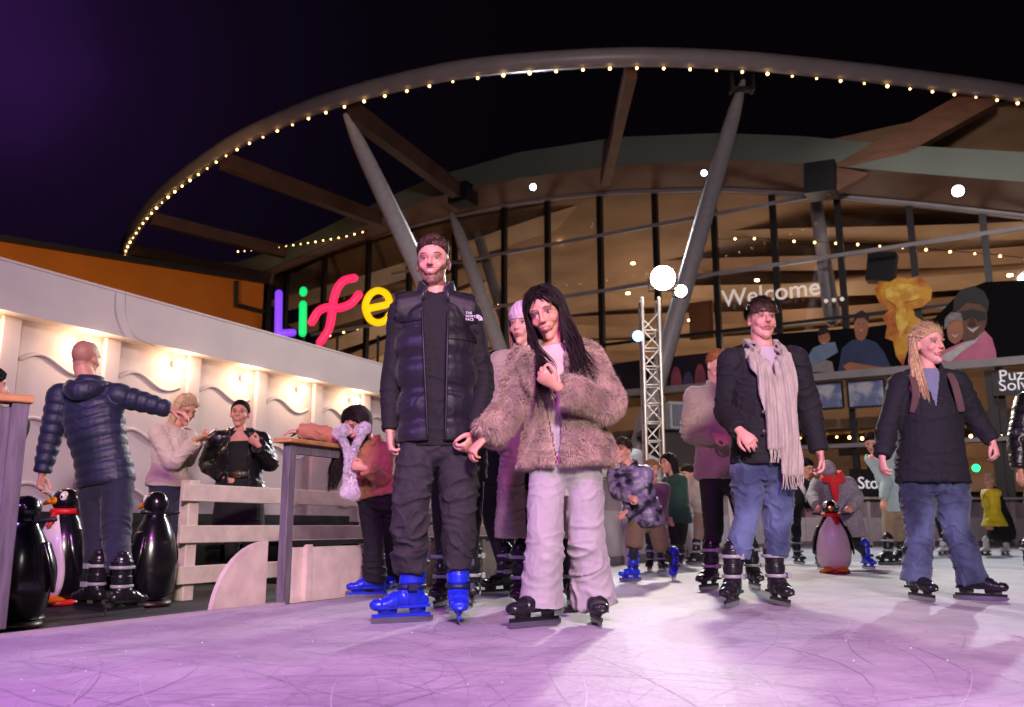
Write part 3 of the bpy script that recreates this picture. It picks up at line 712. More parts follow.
# glass barrier
r = empty('rink_barrier', LP(5.25, 0), 'glass rink barrier in a grey wooden frame that the dark-haired girl leans on', 'barrier')
def wpost(Y, par, wd=.085, h=.93, nm='post'):
    g = MB(); c = LP(Y, h/2, .04); g.box(c, (.055, wd*.75, h), rz=math.atan2(NL.y, NL.x)); return g.build(nm, M['wood_grey'], par, bevel=.004)
wpost(5.27, r); wpost(7.25, r); wpost(9.2, r)
g = MB(); g.beam(LP(5.2, .944, .04), LP(9.25, .944, .04), .13, .026); g.build('top_rail', M['wood_top'], r, bevel=.004)
g = MB(); g.beam(LP(5.3, .90, .04), LP(9.2, .90, .04), .05, .06); g.build('frame_rail', M['wood_grey'], r)
g = MB(); g.beam(LP(5.32, .345, .04), LP(9.18, .345, .04), .05, .03); g.build('lower_rail', M['dark'], r)
for y0, y1 in ((5.33, 7.2), (7.3, 9.15)):
    g = MB(); g.beam(LP(y0, .615, .04), LP(y1, .615, .04), .008, .50); g.build('pane', glassmat('acrylic_pane', (.80, .76, .80, 1), .10, .08), r)
    g = MB(); g.beam(LP(y0, .16, .035), LP(y1, .16, .035), .02, .32); g.build('kick_panel', M['white_paint'], r)
    for t in (.05, .4, .75): 
        g = MB(); c = LP(y0+(y1-y0)*t, .17, .01); g.box(c, (.03, .05, .33), rz=math.atan2(NL.y, NL.x)); g.build('batten', M['white_paint'], r)
# white board with a rounded corner
g = MB(); pts = []; Rr = .42
c0 = LP(5.22, 0, .12)
for i in range(15): a = PI/2*i/14; pts.append(c0-DL*(Rr*math.sin(a))+Vector((0, 0, Rr*1.02*math.cos(a)-.07)))
pts = [c0+Vector((0, 0, -.07))+DL*.0]+pts[::1]
g.prism(pts, NL, .03); o = g.build('end_board', M['white_paint']); tag(o, 'white quarter-round board beside the grey post of the glass barrier', 'board')
# white barrier runs
WB = mat('white_barrier', C(186, 176, 184), rough=.5, var=.16, vscale=4, bump=.1)
WG = mat('barrier_smudged', C(150, 132, 140), rough=.35, var=.4, vscale=3, stretch=(1, 1, .3))
def run(a, b, lab, n, h=1.0):
    r = empty('rink_barrier', a, lab, 'barrier', 'white rink barrier runs'); a = Vector(a); b = Vector(b); d = (b-a)/n
    for i in range(n):
        p, q = a+d*i, a+d*(i+1); t = (q-p).normalized()*.012
        g = MB(); g.beam(p+t+UPZ*.31, q-t+UPZ*.31, .05, .6); g.build('panel', WB, r)
        g = MB(); g.beam(p+t+UPZ*.78, q-t+UPZ*.78, .03, .34); g.build('upper_panel', WG, r)
    for i in range(n+1): g = MB(); p = a+d*i; g.box(p+UPZ*.48-(d.cross(UPZ).normalized()*-.04), (.07, .07, .96), rz=math.atan2(d.y, d.x)); g.build('post', WB, r)
    g = MB(); g.beam(a+UPZ*(h-.01), b+UPZ*(h-.01), .16, .04); g.build('top_rail', mat('pale_rail', C(200, 190, 190), rough=.5), r)
    g = MB(); g.beam(a+UPZ*.05, b+UPZ*.05, .07, .1); g.build('kick_strip', mat('kick_dark', C(110, 96, 104), rough=.5), r)
run(LP(9.3, 0, .04), LP(16.6, 0, .04), 'white rink barrier run behind the boy in the patterned jacket', 6)
run((4.37, 16.6, 0), (6.2, 19.7, 0), 'short angled corner run of white rink barrier left of the penguin', 2)
run((6.2, 19.7, 0), (30, 22.1, 0), 'long white rink barrier along the back behind the yellow dress', 14, 1.05)
# ---------------------------------------------------------------- picket fence
fl = lambda Y: Vector(((Y-11.2)/2, Y, 0))
r = empty('picket_fence', fl(6.5), 'low white wooden rail fence in front of the two standing women', 'fence')
for Y in (6.5, 8.45, 10.4):
    g = MB(); p = fl(Y); g.box((p.x, p.y, .31), (.10, .10, .92), rz=math.atan2(1, .5)); g.build('post', M['white_paint'], r, bevel=.006)
for z in (.68, .385, .10):
    g = MB(); g.beam(fl(6.38)+NL*.065+UPZ*z, fl(10.6)+NL*.065+UPZ*z, .03, .125); g.build('rail', M['white_paint'], r, bevel=.004)
# ---------------------------------------------------------------- white wall with lamps
WC = 15.0
def wp(px, py, off=0.0):
    rr = ray(px, py); q = rr.x/rr.y; Y = (WC-off*2.236)/(1-2*q); return Vector((q*Y, Y, CH+rr.z/rr.y*Y))
def WL(Y, z, off=0.0): return Vector(((Y-WC)/2, Y, z))+NL*off
r = empty('white_wall', WL(8, -.15), 'long white panelled wall with wave mouldings and wall lamps at left', 'wall')
Y0, Y1 = -1.0, 12.9
g = MB(); g.beam(WL(Y0, .98, -.1), WL(Y1, .98, -.1), .12, 2.26); g.build('wall_surface', M['white_wall'], r)
g = MB(); g.beam(WL(Y0, 2.295, .02), WL(Y1, 2.295, .02), .30, .39); g.build('fascia', M['white_wall'], r)
g = MB(); g.beam(WL(Y0, 2.498, .02), WL(Y1, 2.498, .02), .32, .02); g.build('coping', M['white_wall'], r)
g = MB(); g.beam(WL(Y0, .17, .0), WL(Y1, .17, .0), .06, .64); g.build('dark_skirting', M['dark'], r)
ys = [6.92+.863*i for i in range(-8, 8)]
for i, Y in enumerate(ys):
    if Y > Y1: continue
    g = MB(); p = WL(Y, 1.03, .0); g.box(p, (.16, .05, 2.14), rz=math.atan2(DL.y, DL.x)); g.build('pilaster', M['white_wall'], r, bevel=.008)
    if Y+.863 < Y1+.1:
        for z in (1.78, 1.25, .72):
            P = []; 
            for q in range(17):
                t = q/16; P.append(WL(Y+.12+.63*t, z+.07*math.sin(2*PI*t)*(1-.3*t), -.033))
            g = MB(); g.tube(P, [(.010+.012*math.sin(PI*q/16), .018) for q in range(17)], k=2, n=8); g.build('wave_moulding', M['white_wall'], r, smooth=True)
# door-like seam and cable
g = MB(); P = [WL(7.72, 2.49, .20), WL(7.74, 2.3, .20), WL(7.85, 2.12, .20), WL(8.05, 2.07, .2)]; g.tube(P, .004, k=4, n=6); g.build('cable', M['steel'], r)
lampE = mat('lamp_bulb_warm', C(255, 225, 170), rough=.5, var=0, emit=C(255, 214, 150), estr=30)
def wall_lamp(Y, lab, e=8.5):
    p = WL(Y, 1.99, .0); t = empty('wall_lamp', p, lab, 'lamp', 'lamps along the white wall')
    MB().box(p+NL*-.015, (.05, .03, .05), rz=math.atan2(DL.y, DL.x)).build('bracket', M['white_wall'], t)
    g = MB(); g.tube([p, p+NL*.06+UPZ*.01], .008, k=1, n=8); g.build('arm', M['steel'], t)
    g = MB(); g.ell(p+NL*.06-UPZ*.01, (.042, .042, .055)); g.build('bulb', lampE, t, smooth=True)
    l = lamp('lamp_glow', 'POINT', p+NL*.16-UPZ*.03, e, (1, .70, .38), size=.05); l.parent = t; l.location = NL*.16-UPZ*.03
L5 = ['wall lamp above the bald man in the navy jacket', 'wall lamp between the bald man and the woman with the phone', 'wall lamp above the woman in the black leather jacket', 'wall lamp above the glass barrier to the right of the leather jacket', 'wall lamp above the dark-haired girl at the barrier']
for i, Y in enumerate((7.52, 8.44, 9.27, 10.08, 10.98)): wall_lamp(Y, L5[i])
wall_lamp(6.62, 'wall lamp cut by the left picture edge')
# dark clutter at the foot of the wall (benches)
def bench(Y, lab):
    t = empty('bench', WL(Y, -.15, .4), lab, 'bench', 'dark benches below the white wall')
    g = MB(); g.beam(WL(Y-.7, .30, .42), WL(Y+.7, .30, .42), .36, .05); g.build('seat', M['dark'], t)
    for q in (-.6, .6): g = MB(); g.box(WL(Y+q, .08, .42), (.06, .32, .42), rz=math.atan2(DL.y, DL.x)); g.build('leg', M['dark'], t)
    g = MB()
    for z in (.40, .52): g.beam(WL(Y-.7, z, .24), WL(Y+.7, z, .24), .03, .07)
    g.build('backrest', M['dark'], t)
bench(6.6, 'dark bench behind the penguins nearest the left picture edge'); bench(8.3, 'dark bench behind the woman looking at her phone'); bench(10.0, 'dark bench seen through the glass barrier')
# ---------------------------------------------------------------- orange building
def opx(px, py, Y): return at(px, py, Y)
r = empty('orange_building', (-14, 24, -.15), 'orange rendered building wall behind the long white wall', 'building')
OR = mat('orange_render', C(176, 100, 16), rough=.8, var=.12, vscale=.6, bump=.1, bscale=4)
a = at(-260, 200, 20); b = at(264, 284, 30)
g = MB(); a0 = Vector((a.x, a.y, -.1)); b0 = Vector((b.x, b.y, -.1)); nb = (b0-a0).cross(UPZ).normalized()*-6
V = [a0, b0, b0+nb, a0+nb, a, b, b+nb, a+nb]; g.add(V, [(0, 1, 5, 4), (1, 2, 6, 5), (2, 3, 7, 6), (3, 0, 4, 7), (4, 5, 6, 7)]); g.build('wall', OR, r)
g = MB(); g.beam(a+UPZ*.08, b+UPZ*.08, .4, .16); g.build('roof_edge', M['dark'], r)
g = MB(); g.beam(at(236, 281, 29.0), at(236, 306, 29.0), .12, .12, up=(0, 1, 0)); g.beam(at(236, 305, 29.0), at(264, 312, 29.8), .12, .12); g.build('drainpipe', M['dark'], r)
lamp('orange_wall_fill', 'SPOT', (-9, 17, 5.0), 1500, (1, .62, .28), aim=(-14, 26, 6), size=.3, angle=120)  # unseen spot added to brighten the orange wall
# ---------------------------------------------------------------- science centre building
bd = empty('exhibition_hall', gp(720, 526), 'large hall with curved timber roof and tall glass front lit warm inside', 'building')
GX = [180, 230, 270, 330, 400, 460, 520, 570, 620, 720, 820, 920, 1024, 1120, 1240]
GY = [318, 293, 275, 252, 230, 215, 203, 197, 193, 190, 196, 205, 217, 231, 250]
MX = [230, 280, 300, 360, 430, 520, 620, 720, 800, 900, 1024, 1120, 1240]; MY = [285, 264, 255, 228, 198, 178, 165, 160, 163, 172, 182, 192, 206]
TX = [240, 300, 350, 430, 520, 620, 720, 800, 900, 1024, 1120, 1240]; TY = [262, 240, 215, 178, 152, 137, 133, 136, 145, 152, 161, 172]
XS = list(range(190, 1241, 15))
Gs = [gp(x, np.interp(x, GX, GY)) for x in XS]; Ms = [gp(x, np.interp(x, MX, MY), 2.4) for x in XS]; Ts = [gp(x, min(np.interp(x, TX, TY), np.interp(x, MX, MY)-3), 1.7) for x in XS]
def strip(name, A, B, m, th=.25):
    V = []; F = []; n = len(A)
    off = FNRM*-th
    for p, q in zip(A, B): V += [p, q, q+off, p+off]
    for i in range(n-1):
        for k in range(4): F.append((i*4+k, (i+1)*4+k, (i+1)*4+(k+1) % 4, i*4+(k+1) % 4))
    F += [(0, 1, 2, 3), tuple((n-1)*4+k for k in (3, 2, 1, 0))]
    g = MB().add(V, F); return g.build(name, m, bd, smooth=False)
strip('soffit', [p-UPZ*.02 for p in Gs], Ms, mat('brown_soffit', C(104, 68, 52), rough=.6, var=.2, vscale=.8))
strip('roof_fascia', [p+UPZ*.03-FNRM*.1 for p in Ms], Ts, mat('green_grey_cladding', C(130, 137, 128), rough=.5, var=.1, vscale=.5))
g = MB(); n = len(XS)
V = []
for p in Ts: V += [p-FNRM*.05, p-FNRM*14+UPZ*.6]
g.add(V, [(2*i, 2*i+1, 2*i+3, 2*i+2) for i in range(n-1)]); g.build('roof', mat('roof_sheet', C(70, 72, 72), rough=.6), bd)
g = MB(); P = [p+FNRM*.15 for p in Gs]; g.tube(P, .11, k=1, n=8); g.build('gutter', M['steel'], bd, smooth=True)
# mullions, transoms
def topy(x): return float(np.interp(x, GX, GY))
FR = mat('window_frame_dark', C(40, 36, 38), rough=.45, metal=.4, var=.1)
mxs = [288, 326, 370, 411, 456, 505, 548, 600, 655, 713, 772, 837, 909, 982, 1058, 1140]
for x in mxs:
    t = gp(x, topy(x)); b = Vector((t.x, t.y, -.1)); g = MB(); g.beam(b+FNRM*.05, t+FNRM*.05, .20, .18, up=FDIR); g.build('mullion', FR, bd)
def zat(px, py): return gp(px, py).z
zl = {'a': zat(644, 229), 'b': zat(718, 275), 'c': zat(900, 312), 'd': zat(900, 372)}
X0, X1 = gp(272, 400).x, gp(1200, 400).x
fp = lambda X, z, off=0.0: Vector((X, FY0-FK*X, z))+FNRM*off
for k, th in (('a', .12), ('b', .12), ('c', .10)):
    g = MB()
    xa = X0+2 if k != 'a' else gp(395, 262).x
    g.beam(fp(xa, zl[k], .16), fp(X1, zl[k], .16), .10, th); g.build('transom', M['steel'] if k != 'c' else FR, bd)
g = MB(); g.beam(fp(X0, zl['d']-.05, .45), fp(X1, zl['d']-.05, .45), .5, .22); g.build('balcony_rail', M['steel'], bd)
g = MB(); g.beam(fp(X0, zl['d']-2.1, .3), fp(X1, zl['d']-2.1, .3), .3, .12); g.build('lower_beam', M['steel'], bd)
g = MB(); 
V = [Vector((p.x, p.y, 3.0)) for p in Gs]; W = [p for p in Gs]
VV = []; 
for a, b in zip(V, W): VV += [a, b]
g.add(VV, [(2*i, 2*i+1, 2*i+3, 2*i+2) for i in range(n-1)]); g.build('glazing', M['glass'], bd)
# interior: back wall, floor, sweeping timber ceiling
def ip(X, z, off): return Vector((X, FY0-FK*X, z))-FNRM*off
IN = mat('interior_wall', C(150, 120, 92), rough=.8, var=.25, vscale=.25, emit=None)
g = MB(); g.beam(ip(X0-2, 5.0, 13), ip(X1+2, 5.0, 13), .3, 16); g.build('interior_wall', IN, bd)
g = MB(); V = [ip(X0-2, 3.6, .2), ip(X1+2, 3.6, .2), ip(X1+2, 3.6, 12.8), ip(X0-2, 3.6, 12.8)]; g.prism(V, (0, 0, 1), .3); g.build('interior_floor', IN, bd)
TA = mat('ceiling_timber_light', C(168, 140, 108), rough=.6, var=.2, vscale=.6, stretch=(1, 1, 4)); TB = mat('ceiling_timber_dark', C(140, 110, 84), rough=.6, var=.2, vscale=.6)
for i in range(10):
    g = MB(); V = []; xs = np.linspace(X0-1, X1+1, 40)
    for X in xs:
        q = (X-3)/18.0; z = 12.2-i*.62-2.2*q*q+.5*math.sin(X*.25+i*.55)+(i*.05); o1 = .9+i*1.2+.5*math.sin(X*.13+i)
        V += [ip(X, z, o1), ip(X, z-.30, o1+1.0), ip(X, z+.1, o1+1.25)]
    F = []
    for k in range(len(xs)-1):
        for q in range(3): F.append((k*3+q, (k+1)*3+q, (k+1)*3+(q+1) % 3, k*3+(q+1) % 3))
    g.add(V, F); g.build('ceiling_band', TA if i % 2 == 0 else TB, bd)
g = MB(); g.prism([ip(X0-2, 12.6, .7), ip(X1+2, 12.6, .7), ip(X1+2, 6.4, 12.8), ip(X0-2, 6.4, 12.8)], (0, .5, 1), -.2); g.build('ceiling', mat('interior_ceiling', C(160, 130, 100), rough=.7, var=.3, vscale=.35, stretch=(1, 1, 5)), bd)
for i, (X, z, off, e) in enumerate(((-9, 7.2, 5, 260), (-3, 7.4, 6, 300), (3, 7.6, 5, 330), (8, 7.4, 6, 330), (13, 6.6, 4, 300), (18, 6.2, 5, 220))):
    p = ip(X, z-1.2, off); lamp('hall_light', 'POINT', p, e*.95, (1, .79, .62), size=1.0)
    # small downlight discs seen under the ceiling
DLm = mat('downlight', C(255, 220, 160), var=0, emit=C(255, 214, 150), estr=16)
for k, (px, py) in enumerate(((560, 244), (633, 264), (628, 294), (757, 281), (873, 258), (690, 321), (1010, 276), (470, 333))):
    p = gp(px, py, -3.0); g = MB(); g.lathe(p, [(.0, 0), (.08, 0), (.08, .05), (0, .05)], n=12); o = g.build('downlight', DLm, bd)
# interior column, and a raking tube standing in for the strut reflection
for xa, ya, xb, yb in ((816, 203, 832, 318), (478, 235, 515, 352)):
    g = MB(); g.tube([gp(xa, ya, -1.2), gp(xb, yb, -1.2)], [.20, .26], k=2, n=14); g.build('interior_tube', M['steel'], bd, smooth=True)
g = MB(); g.beam(gp(868, 268, -1), gp(896, 268, -1), .5, .9); g.build('hanging_speaker', M['dark'], bd)
# ---------------------------------------------------------------- ground floor
GF = mat('ground_floor_wall', C(58, 46, 44), rough=.7, var=.3, vscale=.8)
g = MB(); g.beam(ip(X0-2, 1.6, 3.2), ip(X1+2, 1.6, 3.2), .3, 3.8); g.build('ground_floor_wall', GF, bd)
Lg = mat('lit_shop_window', C(150, 118, 92), vscale=1.1, col2=C(62, 46, 40), detail=6, emit=C(120, 84, 58), estr=.25)
for x0, x1, y0, y1 in ((612, 640, 430, 470), (668, 700, 440, 470), (795, 838, 448, 500), (842, 866, 455, 500), (958, 1000, 440, 492), (1004, 1060, 440, 492), (702, 730, 430, 470)):
    a, b = gp(x0, y1, -2.95), gp(x1, y0, -2.95); a2 = Vector((b.x, b.y, a.z)); b2 = Vector((a.x, a.y, b.z)); g = MB(); g.prism([a, a2, b, b2], FNRM, .05); g.build('lit_window', Lg, bd)
for px, w_ in ((775, .2), (905, .25), (1003, .25), (600, .3)):
    g = MB(); b = gp(px, 500, .2); g.beam(Vector((b.x, b.y, -.1)), Vector((b.x, b.y, zl['d']-.2)), w_, w_, up=FDIR); g.build('ground_floor_post', FR, bd)
# orange-brown cladding blocks low on the left
for k, (x0, x1, y0, y1) in enumerate(((560, 640, 430, 462), (420, 500, 380, 420), (690, 712, 300, 340), (560, 600, 350, 372))):
    a, b = gp(x0, y1, -.25), gp(x1, y0, -.25); a2 = Vector((b.x, b.y, a.z)); b2 = Vector((a.x, a.y, b.z)); g = MB(); g.prism([a, a2, b, b2], FNRM, .1); g.build('timber_panel', mat('orange_timber_panel', C(150, 92, 52), rough=.6, var=.25, vscale=.7), bd)
def fpoly(name, pts, m, parent, off, th=.03, sm=0):
    P = [gp(x, y, off) for x, y in pts]
    if sm: 
        q = np.array([list(p) for p in P]+[list(P[0])]); q = spline(q, sm)[:-1]; P = [Vector(v) for v in q]
    g = MB(); g.prism(P, FNRM, th); return g.build(name, m, parent)
# ---------------------------------------------------------------- picture banner on the glass
bn = empty('banner', gp(880, 380, .3), 'wide dark picture banner on the glass with fireball and people', 'banner')
fpoly('backing', [(718, 352), (775, 334), (868, 327), (935, 318), (960, 292), (985, 282), (1024, 280), (1110, 272), (1110, 358), (1024, 364), (900, 374), (718, 390)], mat('banner_dark', C(12, 10, 16), rough=.9, spec=.2, var=.3, vscale=.5), bn, .30)
fpoly('backing', [(520, 400), (560, 372), (640, 360), (716, 352), (716, 390), (640, 398)], mat('banner_violet', C(34, 20, 36), rough=.9, var=.4, vscale=.7), bn, .30)
FM = mat('fireball_print', C(236, 170, 30), rough=.5, vscale=1.6, col2=C(190, 84, 16), detail=8)
FH = mat('fireball_bright_print', C(255, 216, 90), rough=.5, vscale=2.6, col2=C(226, 150, 30), detail=8)
fpoly('fireball', [(874, 291), (879, 281), (890, 282), (898, 277), (908, 279), (918, 276), (926, 281), (932, 289), (931, 299), (923, 307), (913, 309), (915, 316), (921, 320), (919, 331), (913, 336), (914, 346), (907, 352), (903, 366), (896, 356), (893, 341), (885, 338), (887, 326), (882, 317), (889, 310), (880, 304)], FM, bn, .36)
fpoly('fireball_highlight', [(885, 290), (896, 284), (910, 284), (922, 289), (918, 299), (905, 302), (906, 312), (908, 324), (900, 338), (896, 322), (896, 306), (886, 299)], FH, bn, .42)
sk1 = mat('print_skin_tan', C(176, 112, 84), rough=.6, var=.2, vscale=2); sk2 = mat('print_skin_dark', C(110, 66, 50), rough=.6, var=.3, vscale=2); blk = mat('print_black', C(20, 16, 20), rough=.6)
fpoly('printed_man_shirt', [(838, 372), (842, 348), (852, 340), (864, 338), (876, 342), (884, 352), (892, 370), (880, 374)], mat('print_navy', C(44, 58, 98), rough=.6, var=.2, vscale=1.5), bn, .36)
fpoly('printed_man_face', [(856, 338), (854, 326), (857, 317), (864, 315), (868, 322), (867, 334), (862, 341)], sk1, bn, .40, sm=2)
fpoly('printed_man_hair', [(853, 324), (855, 314), (862, 310), (869, 315), (869, 323), (864, 317), (857, 318)], blk, bn, .44)
fpoly('printed_man_arm', [(843, 366), (850, 362), (872, 366), (890, 368), (897, 366), (896, 372), (870, 374), (848, 373)], sk1, bn, .42)
fpoly('printed_child_body', [(806, 360), (813, 348), (824, 343), (835, 342), (838, 352), (828, 358), (812, 366)], mat('print_pale_blue', C(120, 140, 172), rough=.6, var=.2, vscale=2), bn, .36)
fpoly('printed_child_face', [(820, 343), (818, 336), (822, 331), (828, 332), (830, 339), (826, 344)], sk1, bn, .40, sm=2)
fpoly('printed_child_hair', [(817, 336), (819, 329), (826, 327), (831, 332), (826, 333), (821, 335)], blk, bn, .44)
fpoly('printed_white_blob', [(800, 372), (806, 362), (820, 358), (832, 362), (834, 372)], mat('print_grey', C(150, 140, 146), rough=.6), bn, .34)
fpoly('printed_girl_dress', [(940, 352), (958, 344), (972, 338), (984, 330), (992, 338), (996, 352), (997, 364), (950, 369), (938, 362)], mat('print_pink', C(222, 120, 158), rough=.6, var=.15, vscale=2), bn, .36)
fpoly('printed_girl_sleeve', [(938, 358), (955, 348), (974, 338), (984, 331), (976, 342), (962, 352), (950, 362)], mat('print_white', C(212, 204, 208), rough=.6), bn, .40)
fpoly('printed_girl_face', [(955, 318), (958, 304), (970, 298), (984, 304), (987, 318), (984, 330), (975, 340), (962, 340), (956, 332)], sk2, bn, .40, sm=2)
fpoly('printed_girl_hair', [(953, 312), (954, 298), (962, 289), (974, 286), (984, 291), (989, 302), (988, 312), (982, 304), (966, 302), (958, 310)], blk, bn, .44)
fpoly('printed_girl_glasses', [(958, 312), (972, 309), (986, 312), (986, 319), (978, 321), (972, 315), (966, 320), (958, 318)], blk, bn, .44)
fpoly('printed_friend_face', [(947, 326), (951, 318), (959, 317), (963, 326), (962, 338), (955, 344), (948, 338)], sk1, bn, .42, sm=2)
fpoly('printed_friend_hair', [(944, 330), (945, 318), (951, 312), (961, 313), (963, 322), (955, 319), (949, 324)], mat('print_grey_hair', C(140, 132, 134), rough=.6, var=.4, vscale=6), bn, .46)
for k, (x, y, h_) in enumerate(((662, 378, 20), (676, 376, 24), (688, 380, 22), (700, 374, 26), (650, 384, 16))):
    fpoly('printed_figure', [(x-5, y+h_*.5), (x-5, y), (x-2, y-h_*.35), (x+2, y-h_*.35), (x+5, y), (x+5, y+h_*.5)], mat('print_rose%d' % (k % 2), C(*((150, 70, 92) if k % 2 else (78, 62, 110))), rough=.6, var=.3, vscale=3), bn, .36+.01*k, sm=2)

for x_, y_, nm_ in ((861, 324, 'man'), (823.5, 337, 'child')):
    for dx in (-2.2, 2.2): fpoly('printed_eye', [(x_+dx-.9, y_+.3), (x_+dx, y_-.5), (x_+dx+.9, y_+.3), (x_+dx, y_+.6)], blk, bn, .47, th=.01)
    fpoly('printed_smile', [(x_-2, y_+5.4), (x_, y_+6.3), (x_+2.4, y_+5.2), (x_, y_+7.4)], mat('print_white', C(212, 204, 208)), bn, .47, th=.01)
fpoly('printed_smile', [(966, 327), (972, 329), (980, 326), (973, 333)], mat('print_white', C(212, 204, 208)), bn, .47, th=.01)
fpoly('printed_smile', [(951, 334), (955, 335.5), (959, 333), (955, 338)], mat('print_white', C(212, 204, 208)), bn, .47, th=.01)
fpoly('printed_nose', [(970, 317), (973, 317), (976, 324), (971, 325.5), (968, 324)], mat('print_skin_shadow', C(84, 48, 36)), bn, .47, th=.01)
# writing
_w = empty('welcome_lettering', gp(722, 307, .35), 'large white word Welcome with three dots across the glass front', 'lettering')
LW = mat('letter_white_glow', C(226, 214, 206), rough=.5, emit=C(214, 200, 192), estr=.55)  # white letters given a glow of their own to read brighter
_a, _b = gp(722, 307, .35), gp(821, 301.5, .35); text_mb('Welcome', 2.0, _a, FDIR, (0, 0, 1), .05, 1.0, (_b-_a).length, bold=.012).build('letters', LW, _w)
for x_ in (826, 834, 842): g = MB(); q = gp(x_, 301-(x_-826)*.12, .35); g.lathe(q+UPZ*.0, [(0, -.025), (.062, -.025), (.062, .025), (0, .025)], n=14, M=FNRM.to_track_quat('Z', 'Y').to_matrix()); g.build('dot', LW, _w)
def sign(name, lab, x0, y0, x1, y1, off, lines, tsz, inset, m, cat='sign'):
    a, b = gp(x0, y1, off), gp(x1, y0, off); t = empty(name, (a+b)/2, lab, cat)
    a2 = Vector((b.x, b.y, a.z)); b2 = Vector((a.x, a.y, b.z)); g = MB(); g.prism([a, a2, b, b2], FNRM, .08); g.build('board', m, t)
    for tx, px, py in lines: text_mb(tx, tsz, gp(px, py, off+.02), FDIR, (0, 0, 1), .02).build('lettering', mat('sign_white', C(236, 230, 236), rough=.5, emit=C(220, 214, 220), estr=.6), t)
    return t
sign('wall_sign', 'dark sign reading Puzzle Solving at the right picture edge', 994, 366, 1090, 396, .75, [('Puzzle', 999, 381), ('Solving', 999, 391)], .42, .1, mat('sign_dark', C(34, 22, 36), rough=.5))
def wsign():
    p = Vector((6.35, 19.9, 0)); 
    a = at(853, 503, 20.1); b = at(900, 503, 20.3); t = empty('hoarding_sign', a, 'dark hoarding reading Story on the back barrier beside the penguin', 'sign')
    a.z = 1.08; b.z = 1.08; u = (b-a).normalized(); g = MB(); g.prism([a, b, b+UPZ*.62, a+UPZ*.62], u.cross(UPZ), .06); g.build('board', mat('sign_charcoal', C(40, 34, 40), rough=.5), t)
    text_mb('Story', .38, a+u*.14+UPZ*.18+u.cross(UPZ)*.02, u, (0, 0, 1), .02).build('lettering', mat('sign_white', C(236, 230, 236)), t)
wsign()
PW = mat('poster_blue_white', C(196, 196, 206), rough=.5, vscale=2.6, col2=C(110, 122, 168), detail=9)
for x0, y0, x1, y1, lab in ((811, 382, 842, 410, 'white and blue poster hanging right beside the scarf man'), (849, 379, 884, 408, 'white and blue poster nearer the blonde woman')):
    a, b = gp(x0, y1, .6), gp(x1, y0, .6); a2 = Vector((b.x, b.y, a.z)); b2 = Vector((a.x, a.y, b.z)); t = empty('poster', a, lab, 'poster', 'posters under the balcony')
    g = MB(); g.prism([a, a2, b, b2], FNRM, .04); g.build('print', PW, t)
    g = MB()
    for p, q in ((a, a2), (a2, b), (b, b2), (b2, a)): g.beam(p+FNRM*.03, q+FNRM*.03, .05, .06)
    g.build('frame', M['dark'], t)
# ---------------------------------------------------------------- ring canopy
H = 12.45
RPX = [(125, 257), (127, 243), (136, 227), (150, 208), (170, 188), (200, 165), (240, 139), (300, 112), (350, 95), (400, 82), (470, 68), (560, 60), (640, 57), (730, 60), (800, 66), (900, 77), (1024, 94), (1120, 112), (1230, 138)]
RP = [on_z(x, y, H) for x, y in RPX]; RC = spline([list(p) for p in RP], 10)
cn = empty('canopy', (0, 22, 0), 'curved tubular steel ring canopy with timber beams projecting above the rink', 'canopy')
g = MB(); g.tube(RC, .25, k=1, n=16); g.build('ring_tube', mat('ring_steel', C(150, 136, 138), rough=.4, var=.12, vscale=1.5), cn, smooth=True)
def canopy_beam(x0, y0, x1, y1, w_, h_, m, off=2.2):
    a = on_z(x0, y0, H-.12); b = gp(x1, y1, off); g = MB(); g.beam(a, b, w_, h_); g.build('timber_beam', m, cn)
TD = mat('dark_timber', C(86, 58, 52), rough=.6, var=.25, vscale=1.2)
canopy_beam(134, 250, 272, 279, .30, .45, TD); canopy_beam(152, 219, 285, 252, .32, .5, TD); canopy_beam(223, 161, 380, 220, .34, .55, TD)
canopy_beam(352, 112, 462, 195, .36, .6, TD); canopy_beam(631, 70, 605, 180, .30, .5, M['timber']); canopy_beam(988, 96, 822, 188, .45, .75, M['timber'])
g = MB(); g.beam(gp(463, 205, 2.3), gp(463, 186, 2.3), .8, .8, up=FDIR); g.build('steel_node', M['dark'], cn)
g = MB(); g.beam(gp(822, 196, 2.3), gp(822, 166, 2.3), .85, .85, up=FDIR); g.build('steel_node', M['dark'], cn)
g = MB(); g.beam(gp(268, 283, 1.0), Vector((gp(268, 283, 1.0).x, gp(268, 283, 1.0).y, -.1)), .3, .3, up=FDIR); g.build('steel_post', M['dark'], cn)
def strut(a, b, r, m, nm='strut'):
    a = Vector(a); b = Vector(b); g = MB(); g.tube([a, a.lerp(b, .12), a.lerp(b, .5), a.lerp(b, .88), b], [r*.35, r*.9, r, r*.9, r*.5], k=4, n=16); return g.build(nm, m, cn, smooth=True)
def to_ground(x0, y0, x1, y1, P0, Yend):
    """a straight leg whose picture runs from (x0,y0) through (x1,y1), from P0 down to the ground at Yend"""
    s_ = (x1-x0)/(y1-y0)
    for py in np.arange(y1, 700, .5):
        q = at(x0+s_*(py-y0), py, Yend)
        if q.z <= -.1: return q
    return q
SL = mat('strut_light', C(214, 206, 212), rough=.4, var=.1)
a = on_z(346, 116, H-.2); strut(a, to_ground(346, 116, 418, 268, a, 23), .26, SL)
a = gp(452, 214, 2.2); strut(a, to_ground(452, 214, 503, 358, a, 23.5), .24, SL)
a = on_z(743, 82, H-.25); strut(a, to_ground(743, 90, 695, 255, a, 22), .23, mat('strut_dark', C(150, 144, 150), rough=.4, var=.1))
g = MB(); p = on_z(741, 74, H-.1)
